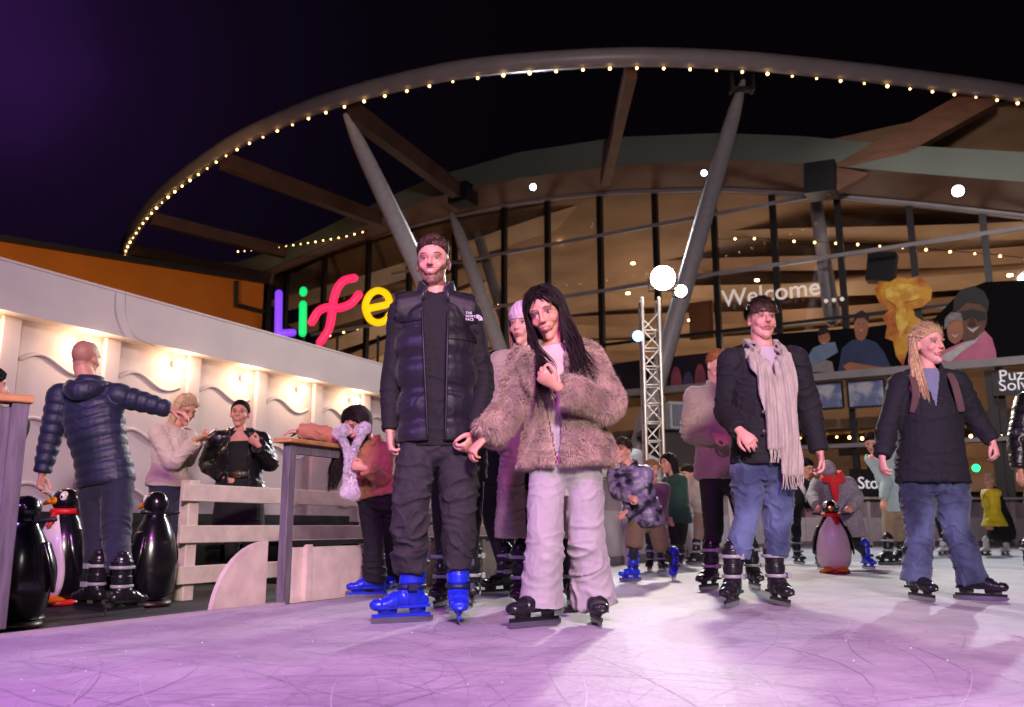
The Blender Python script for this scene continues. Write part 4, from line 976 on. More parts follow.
g.box(p+Vector((-.28, 0, -.25)), (.08, .3, .55)); g.box(p+Vector((.28, 0, -.25)), (.08, .3, .55)); g.box(p+Vector((0, 0, -.45)), (.6, .2, .1)); g.build('bracket', M['dark'], cn)
# fairy lights
BU = mat('fairy_bulb', C(255, 214, 140), var=0, emit=C(255, 200, 120), estr=12)
def string_lights(P, sp, lab, r=.045, drop=.03, wire=True, mx=100):
    P = np.array([list(p) for p in P]); Ls = np.concatenate([[0], np.cumsum(np.linalg.norm(np.diff(P, axis=0), axis=1))]); n = min(mx, int(Ls[-1]/sp)+1)
    t = empty('string_lights', P[0], lab, 'string lights', 'strings of fairy lights')
    g = MB(); g.tube(P, .012, k=1, n=5); g.build('wire', M['dark'], t)
    for i in range(n):
        q = Vector([np.interp(i*sp, Ls, P[:, c]) for c in range(3)]); rr = r*random.choice((.7, 1, 1, 1.2)); g = MB(); g.ell(q-UPZ*drop, (rr, rr, rr), n=8, m=6); g.build('bulb', BU, t, smooth=True)
string_lights([Vector(p)+Vector((0, -.02, -.30)) for p in RC[:int(len(RC)*.955)]], .70, 'long string of warm bulbs hung under the curved canopy ring', r=.033)
string_lights([gp(x, y, 2.6) for x, y in ((238, 251), (270, 248), (310, 242), (345, 236), (368, 230))], .42, 'short string of bulbs along the timber beam above the Life letters', r=.025)
string_lights([gp(x, y, -.8) for x, y in ((716, 240), (745, 237), (800, 241), (850, 243), (890, 246), (940, 250), (990, 254), (1060, 262))], .66, 'string of bulbs inside the upper glazing above the Welcome lettering', r=.038)  # bulbs put where the canopy string reflects in the glass
string_lights([gp(x, y, -.8) for x, y in ((330, 335), (372, 325), (400, 318), (430, 318), (470, 306), (500, 304))], .8, 'string of bulbs inside the glazing behind the tall bearded man', r=.032)
string_lights([gp(x, y, -2.0) for x, y in ((800, 437), (840, 436), (870, 438), (900, 441), (950, 436), (1000, 434), (1060, 436))], .38, 'row of warm bulbs low in the ground floor behind the blonde woman', r=.05)
string_lights([gp(x, y, -2.0) for x, y in ((664, 466), (680, 462), (700, 466), (720, 470))], .3, 'small cluster string of bulbs above the barrier behind the green sweater', r=.05)
# ---------------------------------------------------------------- glowing letters
def lp(x, y): return at(260+x/7.314, 270+y/7.314, 25.5)
ls = empty('illuminated_sign', lp(500, 500), 'glowing multicoloured sign spelling Life above the white wall', 'sign')
def letter(nm, paths, col, r=.115, e=1.15):
    g = MB()
    for P in paths: g.tube([lp(*p) for p in P], r, k=4, n=12)
    g.build(nm, mat('neon_'+nm, col, rough=.4, var=0, emit=col, estr=e), ls, smooth=True)
letter('letter_l', [[(138, 172), (136, 300), (134, 455)], [(134, 460), (180, 462), (238, 458)]], C(120, 60, 245))
letter('letter_i', [[(315, 252), (314, 350), (312, 462)], [(318, 150), (316, 166)]], C(10, 215, 110), e=1.1)
letter('letter_f', [[(688, 58), (610, 80), (558, 150), (532, 250), (524, 340), (500, 440), (440, 530)], [(722, 180), (665, 245), (580, 278), (500, 272), (430, 300), (380, 380)]], C(252, 40, 92), r=.125, e=1.15)
letter('letter_e', [[(790, 282), (860, 268), (925, 252), (945, 225), (920, 172), (862, 150), (805, 180), (772, 250), (782, 320), (815, 370), (870, 386), (925, 362), (945, 330)]], C(255, 190, 5), r=.105, e=1.15)
g = MB()
for x in (138, 315, 560, 860): g.tube([lp(x, 480)+Vector((0, .12, 0)), lp(x, 560)+Vector((0, .12, -1))], .04, k=1, n=6)
g.build('mounting_rail', M['dark'], ls)
# ---------------------------------------------------------------- truss tower with lights
tx = empty('lighting_truss', at(656, 526, 13.2)-UPZ*.4, 'pale steel lattice truss tower carrying the bright floodlights', 'truss')
TB_ = at(656, 526, 13.2); cx, cy_ = TB_.x, TB_.y; hw = .128; ztop = at(656, 300, 13.2).z
TM = mat('truss_aluminium', C(200, 192, 184), rough=.35, metal=.5, var=.05)
for a in (-1, 1):
    for b in (-1, 1):
        g = MB(); g.tube([(cx+a*hw, cy_+b*hw, -.15), (cx+a*hw, cy_+b*hw, ztop)], .025, k=1, n=8); g.build('chord', TM, tx, smooth=True)
g = MB(); z = 0; k = 0
while z < ztop-.3:
    for (a0, b0, a1, b1) in ((-1, -1, 1, -1), (1, -1, 1, 1), (1, 1, -1, 1), (-1, 1, -1, -1)):
        p, q = (a0, b0, z), (a1, b1, z+.28)
        if k % 2: p, q = (a0, b0, z+.28), (a1, b1, z)
        g.tube([(cx+p[0]*hw, cy_+p[1]*hw, p[2]), (cx+q[0]*hw, cy_+q[1]*hw, q[2])], .012, k=1, n=6)
        g.tube([(cx+a0*hw, cy_+b0*hw, z), (cx+a1*hw, cy_+b1*hw, z)], .010, k=1, n=6)
    z += .28; k += 1
g.build('bracing', TM, tx, smooth=True)
def floodlight(p, r_, lab, estr, col, aim, e, ang=110, name='floodlight', cat='floodlight', back=.12):
    t = empty(name, p, lab, cat); p = Vector(p); d = (Vector(aim)-p).normalized(); R = d.to_track_quat('Z', 'Y').to_matrix()
    g = MB(); g.lathe(p-d*back, [(r_*.5, 0), (r_*.9, back*.5), (r_*1.08, back*.98), (r_*1.08, back*1.1), (r_*1.0, back*1.1), (r_*1.0, back*.95)], M=R, n=20); g.build('housing', M['dark'], t, smooth=True)
    g = MB(); g.lathe(p, [(r_*.98, 0), (r_*.8, .03), (r_*.4, .045), (.002, .05)], M=R, n=20); g.build('lens', mat('lens_'+'_'.join('%d' % (c*99) for c in col)+'_%d' % estr, (*col, 1), var=0, emit=(*col, 1), estr=estr), t, smooth=True)
    g = MB(); x_ = R@Vector((1, 0, 0)); g.tube([p-d*.05+x_*r_*1.15, p-d*.1+x_*r_*1.15-UPZ*r_*1.1, p-d*.1-x_*r_*1.15-UPZ*r_*1.1, p-d*.05-x_*r_*1.15], .012, k=1, n=6); g.build('yoke', M['dark'], t)
    l = lamp('flood_beam', 'SPOT', p+d*.08, e, col, aim=Vector(p)+d*5, size=r_*.8, angle=ang, blend=.8); l.parent = t; l.location = d*.08
floodlight(at(663, 278, 13.0), .19, 'big white floodlight glaring on top of the truss tower', 60, (1, .90, .74), (1.2, 2, .6), 1500, 130)
floodlight(at(681, 291, 13.1), .095, 'smaller white floodlight just right of the big glaring one', 40, (1, .92, .78), (4, 3, .5), 120, 120)
floodlight(at(638, 336, 13.1), .085, 'small blue spotlight on the left side of the truss', 14, (.10, .28, 1), (-1, 3, .8), 130, 70, 'spotlight', 'spotlight')
for n_, (px, py) in enumerate(((533, 187), (704, 173), (958, 191))):
    labs = ['cool white floodlight under the roof edge above the fur-coated woman', 'cool white floodlight under the roof edge beside the dark raking strut', 'cool white floodlight under the roof edge at upper right']
    floodlight(gp(px, py, 2.7), (.11, .09, .15)[n_], labs[n_], 20, (.88, .93, 1), (0+n_*1.5, 6, 0), 3800, 80)
sp = empty('loudspeaker', at(675, 415, 13.0), 'small framed grey loudspeaker box clamped to the truss', 'loudspeaker'); g = MB()
p = at(676, 416, 13.0); g.box(p, (.26, .2, .40), rz=.2); g.build('cabinet', mat('speaker_grey', C(120, 122, 128), rough=.5), sp, bevel=.01)
g = MB(); g.box(p+Vector((.02, -.105, 0)), (.19, .012, .32), rz=.2); g.build('grille', mat('speaker_grille', C(70, 76, 84), rough=.7, var=.3, vscale=60), sp)
# white festival tent behind the boy
tt = empty('tent', at(618, 480, 17), 'small pale domed tent behind the fur-coated woman and the boy', 'tent'); g = MB(); p = at(614, 470, 17)
g.lathe((p.x, p.y, p.z), [(1.15, -1.6), (1.15, -.15), (.95, .15), (.5, .38), (.05, .45)], n=20); g.build('canvas', mat('tent_canvas', C(190, 176, 182), rough=.6), tt, smooth=True)
g = MB(); g.ell((p.x, p.y, p.z+.5), (.06, .06, .1)); g.build('finial', M['dark'], tt)
# dark crowd-control counter behind the barrier
gk = empty('kiosk', at(735, 490, 19), 'dark kiosk behind the barrier with a lit counter between the skaters', 'kiosk'); p = at(735, 520, 19.5)
g = MB(); g.box((p.x, p.y+1, 1.2), (3.2, 1.6, 2.6)); g.build('wall', GF, gk); g = MB(); g.box((p.x, p.y+.15, 1.35), (2.6, .1, .7)); g.build('counter_opening', Lg, gk); g = MB(); g.box((p.x, p.y+.9, 2.6), (3.6, 2.2, .12)); g.build('roof', M['dark'], gk)
g = MB(); g.ell(at(976, 468, 22.5), (.09, .09, .09), n=10, m=8); o = g.build('green_lamp', mat('green_glow', C(20, 230, 90), var=0, emit=C(20, 230, 90), estr=8), smooth=True); tag(o, 'small round green lamp glowing behind the blonde woman', 'lamp')
lamp('banner_light', 'SPOT', (9, 15, 9.5), 1200, (1, .92, .88), aim=(13, 26, 6), size=.3, angle=75)  # unseen spot added to lift the banner prints
# ---------------------------------------------------------------- unseen rink lamps (light only) and an added roof fill
lamp('purple_rink_light', 'AREA', (-4.2, .6, 3.2), 140, (.45, .20, 1.0), aim=(1.0, 4.5, 0), size=.5)
lamp('purple_rink_light_low', 'SPOT', (-.2, -2.0, 5.6), 2100, (.90, .17, .98), aim=(-.2, 2.4, 0), size=.3, angle=78, blend=1.0)
lamp('front_rink_light', 'SPOT', (1.2, -4.5, 4.2), 4700, (1.0, .85, .79), aim=(.3, 6, 1.9), size=.5, angle=52, blend=.7)
lamp('front_rink_fill', 'AREA', (2.5, -4.5, 4.2), 90, (1.0, .78, .80), aim=(0, 6, 1), size=1.5)
lamp('roof_fill', 'SPOT', (2, 4, 5.5), 2600, (1, .86, .80), aim=(3, 25, 13), size=.5, angle=110)  # added spot with no fixture, brightens the roof edge and ring

# ================================================================ the people
def cloth(n, c, **k):
    k.setdefault('rough', .85); k.setdefault('bump', .35); k.setdefault('bscale', 260); k.setdefault('var', .14); k.setdefault('sheen', .15); return mat(n, c, **k)
BLK = cloth('black_fabric', C(13, 12, 15), sheen=0); BLKT = cloth('black_denim', C(17, 16, 21), rough=.8, sheen=0)
def legs_skates(P, m, yl, yr, col='black', R=(.095, .08, .066, .058, .052), end=.12, **kw):
    P.trousers(m, R=R, end=end, **kw); P.skate('l', yl, col); P.skate('r', yr, col)
# ---- 1 the tall bearded man
HB = cloth('hair_dark_brown', C(58, 40, 31), rough=.6, bump=0, var=.6, vscale=130, sheen=0)
P = Person('tall smiling bearded man in a dark quilted vest and blue skates', 4.33,
    dict(hd=(433, 264), sh=(436, 322), hip=(437, 432), el_l=(391, 386, .02), wr_l=(390, 432, -.03), el_r=(484, 384, .03), wr_r=(475, 434, -.12),
         kn_l=(411, 518, -.06), kn_r=(459, 524, 0), an_l=(411, -.02), an_r=(458, .02)), shw=.172, yaw=4, head=(-4, 3, -2), voxel=.0042, smile=1, hs=1.05, buzz=C(58, 40, 34),
    beard=C(40, 27, 22), stache=C(52, 34, 28), skin=C(205, 150, 132), hands=dict(l=dict(curl=.55, dr=(.05, 0, -1), nrm=(1, .2, 0)), r=dict(curl=.7, dr=(-.45, -.25, -.75), nrm=(-.8, .3, .4))))
P.hair(HB, vol=.012, top=.014, strands=6500, slen=.030, comb='up', swid=.0026, line=[(0, .085), (26, .083), (40, .074), (54, .064), (70, .054), (100, .050), (130, .035), (180, .01)])
P.top('sweater', cloth('black_knit', C(13, 12, 16), sheen=0), bulk=.020, ab=.014, hem=.06, amp=.008, seed=2, cuff=.006)
PV = mat('puffer_nylon', C(24, 22, 32), rough=.46, var=.12, sheen=.1, bump=.12, bscale=40)
mb = MB()
vest = P.top('quilted_vest', PV, bulk=.052, hem=.035, sleeves='', sp=.155, dep=1.0, amp=.005, open_=(.036, .066, .0), seed=5, thick=.014, ph=.35,
    cutfn=lambda V: ~(np.minimum(np.linalg.norm(V-V3(P.j['sh_l']+P.side*-.03), axis=1), np.linalg.norm(V-V3(P.j['sh_r']+P.side*.03), axis=1)) < .085))
# matt black yoke over the shoulders: same surface, upper part only, set a little proud
def yoke():
    me = vest.data; n = len(me.vertices); V = np.empty(n*3); me.vertices.foreach_get('co', V); V = V.reshape(-1, 3)
    F = np.array([list(p.vertices) for p in me.polygons]); N = vnormals(V, F); b = V3(wl(vest)); W = V+b
    z0 = P.j['sh'].z-.075
    x = (W-V3(P.j['sh']))@V3(P.side)
    kp = lambda Q: Q[:, 2] > z0-.10*(((Q-V3(P.j['sh']))@V3(P.side)) > 0)*1.0
    W2, F2 = cut(W+N*.004, F, kp); obj_np('yoke', W2, F2, cloth('yoke_black', C(13, 13, 16), rough=.6, sheen=0), vest, .006)
yoke()
P.collar(PV, r=.080, h=.098, th=.020, gap=34, lean=.020, parent=vest)
P.collar(cloth('black_knit', C(13, 12, 16), sheen=0), r=.070, h=.062, th=.008, gap=2, lean=.008, name='roll_neck', up=-.008)
for s_ in (-1, 1):
    g = MB(); pts = []
    for t in np.linspace(0, 1, 12):
        c = P.j['hip'].lerp(P.j['sh'], t*1.02-.06); fr = .168+.018*math.sin(t*3.1)-.075*max(0, t-.75)*2
        pts.append(c+P.side*(s_*(.042+.022*t))+P.front*fr)
    g.tube(pts, .006, k=2, n=6); g.build('zip', M['dark'], vest, smooth=True)
lg = at(471, 322, 4.33)+P.front*.175-UPZ*.0
e_ = empty('tmp', (0, 0, 0)); bpy.data.objects.remove(e_)
for i, t in enumerate(('THE', 'NORTH', 'FACE')):
    text_mb(t, .017, lg+Vector((-.03, 0, -.016*i)), (1, .06, -.05), (0, -.15, 1), .002).build('chest_lettering', mat('embroidery', C(228, 220, 228), emit=None), vest)
for r0 in (.012, .019, .026):
    g = MB(); c = lg+Vector((.024, -.002, -.034)); g.tube([c+Vector((r0*math.cos(a), .002, r0*math.sin(a)+.002)) for a in np.linspace(0, PI/2, 8)], .0022, k=1, n=5); g.build('chest_emblem', mat('embroidery', C(228, 220, 228)), vest)
P.trousers(cloth('charcoal_joggers', C(38, 34, 40), sheen=0), R=(.104, .094, .082, .078, .064), end=.09, amp=.020, seed=4)
P.skate('l', -62, 'blue'); P.skate('r', 6, 'blue')
# ---- 2 woman in the fur coat
P = Person('smiling dark-haired woman in a brown fur coat and pale wide trousers', 4.2,
    dict(hd=(546, 314), sh=(556, 362), hip=(566, 452), el_l=(514, 404, -.02), wr_l=(484, 439, -.10), el_r=(606, 404, -.08), wr_r=(556, 386, -.27),
         kn_l=(545, 532, -.08), kn_r=(586, 530, 0), an_l=(542, -.06), an_r=(594, .04)), shw=.135, fem=True, yaw=-6, head=(-16, 20, -14), hs=1.08, voxel=.0042, smile=1, k=.95,
    skin=C(205, 148, 126), brow=C(34, 24, 22), lips=C(176, 70, 78), hands=dict(l=dict(curl=.6, dr=(-.5, -.1, -.5), nrm=(.5, .4, -.6)), r=dict(curl=.75, dr=(-.75, -.25, .5), nrm=(.2, .6, .4))))
HD = cloth('hair_near_black', C(30, 19, 18), rough=.7, spec=.25, bump=0, var=.35, vscale=50, sheen=0)
P.hair(HD, vol=.010, down=True, strands=900, slen=.05, comb='down', line=[(0, .086), (20, .078), (40, .052), (62, .0), (85, -.08), (130, -.10), (180, -.10)])
S = P.j['sh']
def endA(dg, r_):
    q = random.random()
    if dg < 80: return S+Vector((.07+.11*(dg-56)/24, -.205, -.02-.12*q))
    if dg < 135: return S+Vector((.10+.08*(dg-80)/55, -.13+.16*(dg-80)/55, .0-.06*q))
    if dg < 240: return S+Vector((.14-.24*(dg-135)/105, .10, -.05-.10*q))
    if dg < 262: return S+Vector((-.10, -.02-.12*(dg-240)/22, .0-.05*q))
    return S+Vector((-.10+.10*(dg-262)/50, -.235, -.06-.20*q))
P.locks(HD, n=1000, az=(56, 306), endfn=endA, r=.0038, out=.014, wave=.014)
P.top('blouse', cloth('cream_top', C(196, 170, 165)), bulk=.008, hem=.05, sleeves='', amp=.003)
FURM = mat('fur_brown', C(172, 147, 130), rough=.75, var=.45, vscale=9, sheen=.4, detail=6)
coat = P.top('fur_coat', mat('fur_underlayer', C(134, 110, 96), rough=.9, var=.35, vscale=8), bulk=.055, hem=.035, hemw=.015, amp=.014, ab=.045, open_=(.008, .075, -.03), vox=.009, seed=3, cuff=.02, end=.90, thick=.02)
fur(coat, FURM, n=150000, L=.024, wid=.0016)
g = MB(); c = P.j['sh']
for s_, q in ((-1, 1.0), (1, 1.15)):
    g.tube([c+Vector((.0, .075, .055)), c+Vector((s_*.09, .045, .055)), c+Vector((s_*.125*q, -.045, .005)), c+Vector((s_*.12*q, -.115, -.07)), c+Vector((s_*.09-.02, -.145, -.15))], [.045, .05, .055, .045, .02], k=5, n=16)
V, F = remesh(g, .009, 3); cl = obj_np('fur_collar', folds(V, F, .008, 4), F, mat('fur_underlayer', C(84, 62, 60)), P.root); fur(cl, FURM, n=40000, L=.026, wid=.0016)
P.trousers(cloth('pale_wide_trousers', C(156, 150, 152), rough=.8), R=(.098, .094, .090, .098, .110), end=-.065, amp=.016, seed=9)
P.skate('l', -50, 'black', strap=False); P.skate('r', 4, 'black', strap=False)
# ---- 3 woman in the beanie behind
P = Person('woman in a pink beanie and long pale coat half hidden behind the fur coat', 5.1,
    dict(hd=(523, 326), sh=(528, 368), hip=(535, 460), el_l=(499, 412, .05), wr_l=(508, 452, -.05), el_r=(568, 412, .1), wr_r=(566, 455, 0),
         kn_l=(527, 535, 0), kn_r=(566, 535, 0), an_l=(521, -.05), an_r=(571, .05)), fem=True, yaw=-8, head=(-25, 6, 0), voxel=.007, k=.97, skin=C(206, 156, 140))
P.hair(mat('beanie_knit', C(196, 166, 184), rough=.9, bump=.7, bscale=120, stretch=(1, 1, .2)), vol=.016, top=.02, strands=0, name='beanie', line=[(0, .035), (60, .03), (100, -.01), (180, -.03)])
P.locks(cloth('hair_auburn', C(104, 58, 40), rough=.45, bump=0), n=40, az=(75, 285), endfn=lambda d_, r_: P.j['sh']+Vector((-.08 if d_ > 180 else .08, -.06, -.06-.08*r_)), out=.008)
P.top('long_coat', cloth('pale_wool_coat', C(150, 134, 120)), bulk=.042, hem=.42, hemw=.035, amp=.010, open_=(.03, .02, 0), thick=.012)
P.collar(cloth('pale_wool_coat', C(150, 134, 120)), r=.078, h=.06, th=.02, gap=50)
legs_skates(P, BLK, -8, 8, R=(.088, .072, .058, .052, .048), end=.17, amp=.004)
# ---- 4 person hidden behind the bearded man
P = Person('person in black with black skates almost hidden behind the bearded man', 5.15,
    dict(hd=(456, 330), sh=(457, 372), hip=(457, 462), el_l=(428, 410, .05), wr_l=(430, 452, 0), el_r=(484, 412, .05), wr_r=(478, 452, -.05),
         kn_l=(444, 535, 0), kn_r=(470, 535, 0), an_l=(443, 0), an_r=(472, .12)), yaw=0, head=(0, 5, 0), voxel=.009, k=.93, shw=.16)
P.hair(HD, strands=500); P.top('jacket', BLK, bulk=.03, hem=.08, amp=.006)
legs_skates(P, BLK, -10, 4, R=(.092, .078, .064, .058, .052), end=.17, amp=.005)
# ---- 5 dark-haired woman further back
P = Person('dark-haired woman in black clothes seen between the couple', 5.95,
    dict(hd=(497, 368), sh=(496, 401), hip=(497, 470), el_l=(478, 432, .05), wr_l=(480, 462, 0), el_r=(514, 432, .05), wr_r=(512, 462, -.05),
         kn_l=(494, 530, 0), kn_r=(508, 532, .25), an_l=(504, 0), an_r=(507, .40)), fem=True, yaw=-10, head=(-15, 5, 0), voxel=.009, k=.92)
P.hair(HD, strands=500, down=True); P.locks(HD, n=50, endfn=lambda d_, r_: P.j['sh']+Vector((-.1 if d_ > 180 else .1, .0, -.12-.1*r_)))
P.top('jacket', BLK, bulk=.025, hem=.08, amp=.006); legs_skates(P, BLK, -55, 0, R=(.088, .074, .06, .052, .048), end=.17, amp=.004)
# ---- 6 scarf man
P = Person('man with moustache in a black coat, long beige scarf and blue jeans', 5.2,
    dict(hd=(762, 321), sh=(764, 374), hip=(763, 456), el_l=(727, 412, .06), wr_l=(740, 431, -.20), el_r=(809, 410, .04), wr_r=(820, 453, 0),
         kn_l=(747, 514, -.05), kn_r=(778, 514, 0), an_l=(733, -.06), an_r=(776, .02)), yaw=2, head=(5, 0, 2), voxel=.0045, skin=C(208, 152, 140), stache=C(124, 82, 66), brow=C(70, 50, 42), buzz=C(110, 80, 68), hs=1.03,
    shw=.195, hands=dict(l=dict(curl=.45, dr=(.35, -.35, -.5), nrm=(.5, .4, -.6)), r=dict(curl=.5, dr=(.1, 0, -1), nrm=(-1, 0, 0))))
P.hair(HB, vol=.015, top=.008, strands=4200, slen=.034, swid=.003, comb='fringe', fringe=.030, line=[(0, .066), (35, .062), (60, .056), (80, .052), (100, .050), (130, .04), (180, .02)])

CO = cloth('black_wool_coat', C(17, 16, 24), bscale=160, sheen=0)
P.top('tee', cloth('white_tee', C(176, 160, 172)), bulk=.006, hem=.02, sleeves='', amp=.002)
P.top('coat', CO, bulk=.034, hem=.035, hemw=.012, amp=.011, open_=(.012, .055, 0), seed=6, thick=.012, cuff=.008, collar=dict(r=.088, h=.05, th=.014, gap=48, lean=.02))
SCF = cloth('beige_wool_scarf', C(164, 156, 142), stretch=(3, 3, .6), var=.22, vscale=14, bump=.6, bscale=90)
S = P.j['sh']; f = P.front; g = MB(); a0 = P.side
def scarf_side(s_, zend, x1, x2):
    pts = [S+f*-.085+UPZ*.085, S+a0*(s_*.075)+f*-.04+UPZ*.10, S+a0*(s_*.092)+f*.055+UPZ*.055, S+a0*(s_*.075)+f*.135-UPZ*.03, S+a0*x1+f*.178-UPZ*.14, S+a0*((x1+x2)/2)+f*.185-UPZ*.34, S+a0*x2+f*.18+UPZ*zend]
    g = MB(); nrm = [f*-1+UPZ*.3, a0*s_, a0*s_*.6+f, f, f, f, f]; sd = [UPZ*1.0+f*.1, UPZ*.8+f*-.3, UPZ*.3+a0*(-s_*.4), a0*s_, a0*s_, a0*s_, a0*s_]
    g.tube(pts, [(.05, .022), (.05, .024), (.05, .026), (.056, .026), (.058, .022), (.055, .020), (.06, .018)], side=[tuple(q.normalized()) for q in sd], k=6, n=20)
    V, F = remesh(g, .0055, 2); q = (V-V3(S))@V3(a0); N = vnormals(V, F); V = V+N*(.008*np.sin(q*170+6*vnoise(V*np.array([3, 3, 2]), 3)))[:, None]
    o = obj_np('scarf', V, F, SCF, P.root)
    e = pts[-1]
    for i in range(13):
        x = e+a0*(-.055+.11*i/12); g = MB(); g.tube([x+UPZ*.015, x-UPZ*.04+a0*random.uniform(-.008, .008), x-UPZ*.085+a0*random.uniform(-.016, .016)], [.006, .0045, .003], k=2, n=5); g.build('fringe', SCF, o, smooth=True)
scarf_side(-1, -.53, -.045, .0); scarf_side(1, -.68, .07, .075)
JN = cloth('blue_jeans', C(88, 104, 142), col2=C(46, 57, 90), vscale=3.2, detail=8, rough=.85)
P.trousers(JN, R=(.096, .088, .075, .068, .066), end=.125, amp=.014, seed=12)
P.skate('l', -28, 'black'); P.skate('r', 4, 'black')
for i in range(3):
    g = MB(); t_ = .62-.2*i; c = P.j['hip'].lerp(P.j['sh'], t_)+P.side*-.055+P.front*(.175+.01*i); g.lathe(c, [(0, 0), (.011, 0), (.011, .004), (0, .005)], M=P.front.to_track_quat('Z', 'Y').to_matrix(), n=12); g.build('button', mat('horn_button', C(60, 50, 48), rough=.3), P.root)
# ---- 7 man in the fleece behind
P = Person('ginger-haired person in a mauve fleece coat standing behind the scarf man', 6.5,
    dict(hd=(718, 366), sh=(720, 405), hip=(722, 470), el_l=(692, 433, .02), wr_l=(716, 436, -.2), el_r=(748, 433, .05), wr_r=(748, 462, 0),
         kn_l=(714, 525, -.05), kn_r=(746, 525, 0), an_l=(711, -.08), an_r=(752, .06)), yaw=0, head=(22, 14, 4), voxel=.007, skin=C(206, 150, 138), brow=C(140, 90, 60), shw=.18)
P.hair(cloth('hair_ginger', C(158, 98, 58), rough=.55, bump=0), vol=.010, strands=900, slen=.02, line=[(0, .07), (40, .062), (60, .04), (80, .01), (125, -.01), (180, -.04)])
FL = cloth('mauve_fleece', C(150, 134, 120), bump=.9, bscale=90, rough=.95, sheen=.4)
P.top('fleece_coat', FL, bulk=.045, hem=.05, amp=.014, collar=dict(r=.085, h=.06, th=.022, gap=20)); legs_skates(P, BLKT, -38, 0, R=(.095, .084, .072, .064, .056), end=.18, amp=.006)
# ---- 8 blonde woman
P = Person('blonde woman in a navy fleece and blue jeans looking to the right', 5.55,
    dict(hd=(929, 346), sh=(928, 394), hip=(932, 470), el_l=(888, 426, .0), wr_l=(882, 457, -.06), el_r=(974, 418, .0), wr_r=(993, 442, -.06),
         kn_l=(919, 530, 0), kn_r=(957, 530, 0), an_l=(916, 0), an_r=(971, 0)), fem=True, yaw=-10, head=(20, 2, 0), hs=1.05, voxel=.0045, skin=C(214, 156, 148), shw=.165, fat=1.12, brow=C(140, 104, 76),
    hands=dict(l=dict(curl=.5, dr=(-.05, -.15, -1), nrm=(1, .2, 0)), r=dict(curl=.6, dr=(.15, -.2, -1), nrm=(-.6, .5, 0))))
HBL = cloth('hair_blonde', C(196, 164, 126), rough=.42, bump=0, var=.35, vscale=45, sheen=0)
P.hair(HBL, vol=.012, down=True, strands=1800, slen=.06, swid=.0016, comb='back', line=[(0, .088), (30, .074), (60, .048), (80, .030), (100, -.03), (130, -.08), (180, -.09)])
S = P.j['sh']
def endB(dg, r_):
    t = (dg-115)/160.0; q = random.random(); x = np.interp(t, [0, .4, .75, 1], [.04, -.14, -.15, -.045]); y = np.interp(t, [0, .4, .75, 1], [.10, .03, -.10, -.165]); return S+Vector((x, y, -.03-.10*q-.03*t))
P.locks(HBL, n=520, az=(112, 266), endfn=endB, r=.0042, out=.010, wave=.0012)
NV = cloth('navy_fleece', C(16, 15, 27), bump=.5, bscale=150, sheen=0)
P.top('shirt', cloth('grey_blue_shirt', C(112, 116, 146)), bulk=.008, hem=.0, sleeves='', amp=.002)
P.top('fleece', NV, bulk=.030, hem=.06, hemw=.008, amp=.012, belly=.02, seed=8, open_=(-.10, .052, .0), thick=.01, cuff=.006, collar=dict(r=.085, h=.055, th=.014, gap=50))
def straps():
    for s_ in (-1, 1):
        g = MB(); k_ = [S+P.side*(s_*.11)+P.front*-.13+UPZ*-.02, S+P.side*(s_*.115)+P.front*-.02+UPZ*.075, S+P.side*(s_*.115)+P.front*.10+UPZ*.01, S+P.side*(s_*.12)+P.front*.150-UPZ*.09, S+P.side*(s_*.14)+P.front*.13-UPZ*.20]
        g.tube(k_, [(.022, .006)]*5, side=tuple(P.side), k=5, n=10); g.build('rucksack_strap', cloth('strap_brown', C(84, 58, 58)), P.root, smooth=True)
straps()
JD = cloth('dark_blue_jeans', C(74, 88, 120), col2=C(26, 34, 60), vscale=3.0, detail=8, rough=.85)
P.trousers(JD, R=(.112, .102, .080, .080, .092), end=-.045, amp=.014, seed=15, bulk=-.004)
P.skate('l', 4, 'black', strap=False); P.skate('r', 48, 'black', strap=False)
# ---- 9 boy in the patterned jacket
P = Person('boy in a patterned puffer jacket and khaki cargo trousers on blue skates', 7.45,
    dict(hd=(622, 451), sh=(630, 474), hip=(646, 516), el_l=(617, 492, -.1), wr_l=(630, 497, -.28), el_r=(645, 500, -.08), wr_r=(626, 512, -.22),
         kn_l=(634, 546, -.08), kn_r=(661, 546, .05), an_l=(633, -.05), an_r=(674, .08)), k=.74, hs=.9, yaw=-22, head=(-35, 2, 0), voxel=.0065, skin=C(200, 145, 128), shw=.13)
P.hair(HB, vol=.016, strands=1100, slen=.028, comb='fringe', line=[(0, .066), (40, .055), (60, .035), (80, .01), (125, -.02), (180, -.05)])
PT = mat('patterned_nylon', C(30, 26, 44), rough=.45, vscale=11, col2=C(128, 116, 150), detail=3, bump=.2)
P.top('puffer_jacket', PT, bulk=.036, hem=.07, sp=.07, dep=.25, amp=.003, vox=.0065, collar=dict(r=.085, h=.07, th=.025, gap=15))
legs_skates(P, cloth('khaki_cargo', C(104, 84, 66)), -58, -18, 'blue', R=(.115, .108, .098, .088, .076), end=.16, amp=.010)
# ---- small child behind him
P = Person('small light-haired child partly hidden behind the boy in the patterned jacket', 9.0,
    dict(hd=(652, 470), sh=(653, 489), hip=(655, 520), el_l=(644, 502), wr_l=(646, 512, -.1), el_r=(662, 502), wr_r=(660, 514, -.1), kn_l=(650, 544), kn_r=(660, 544), an_l=(650, 0), an_r=(661, .1)), k=.62, hs=.85, voxel=.011, head=(30, 10, 0), shw=.11)
P.hair(cloth('hair_light_brown', C(150, 112, 82), rough=.5, bump=0), strands=200, down=True); P.top('jacket', cloth('dusty_pink', C(128, 92, 104)), bulk=.04, hem=.05)
legs_skates(P, BLK, -20, 10, R=(.1, .085, .075, .065, .06), end=.16)
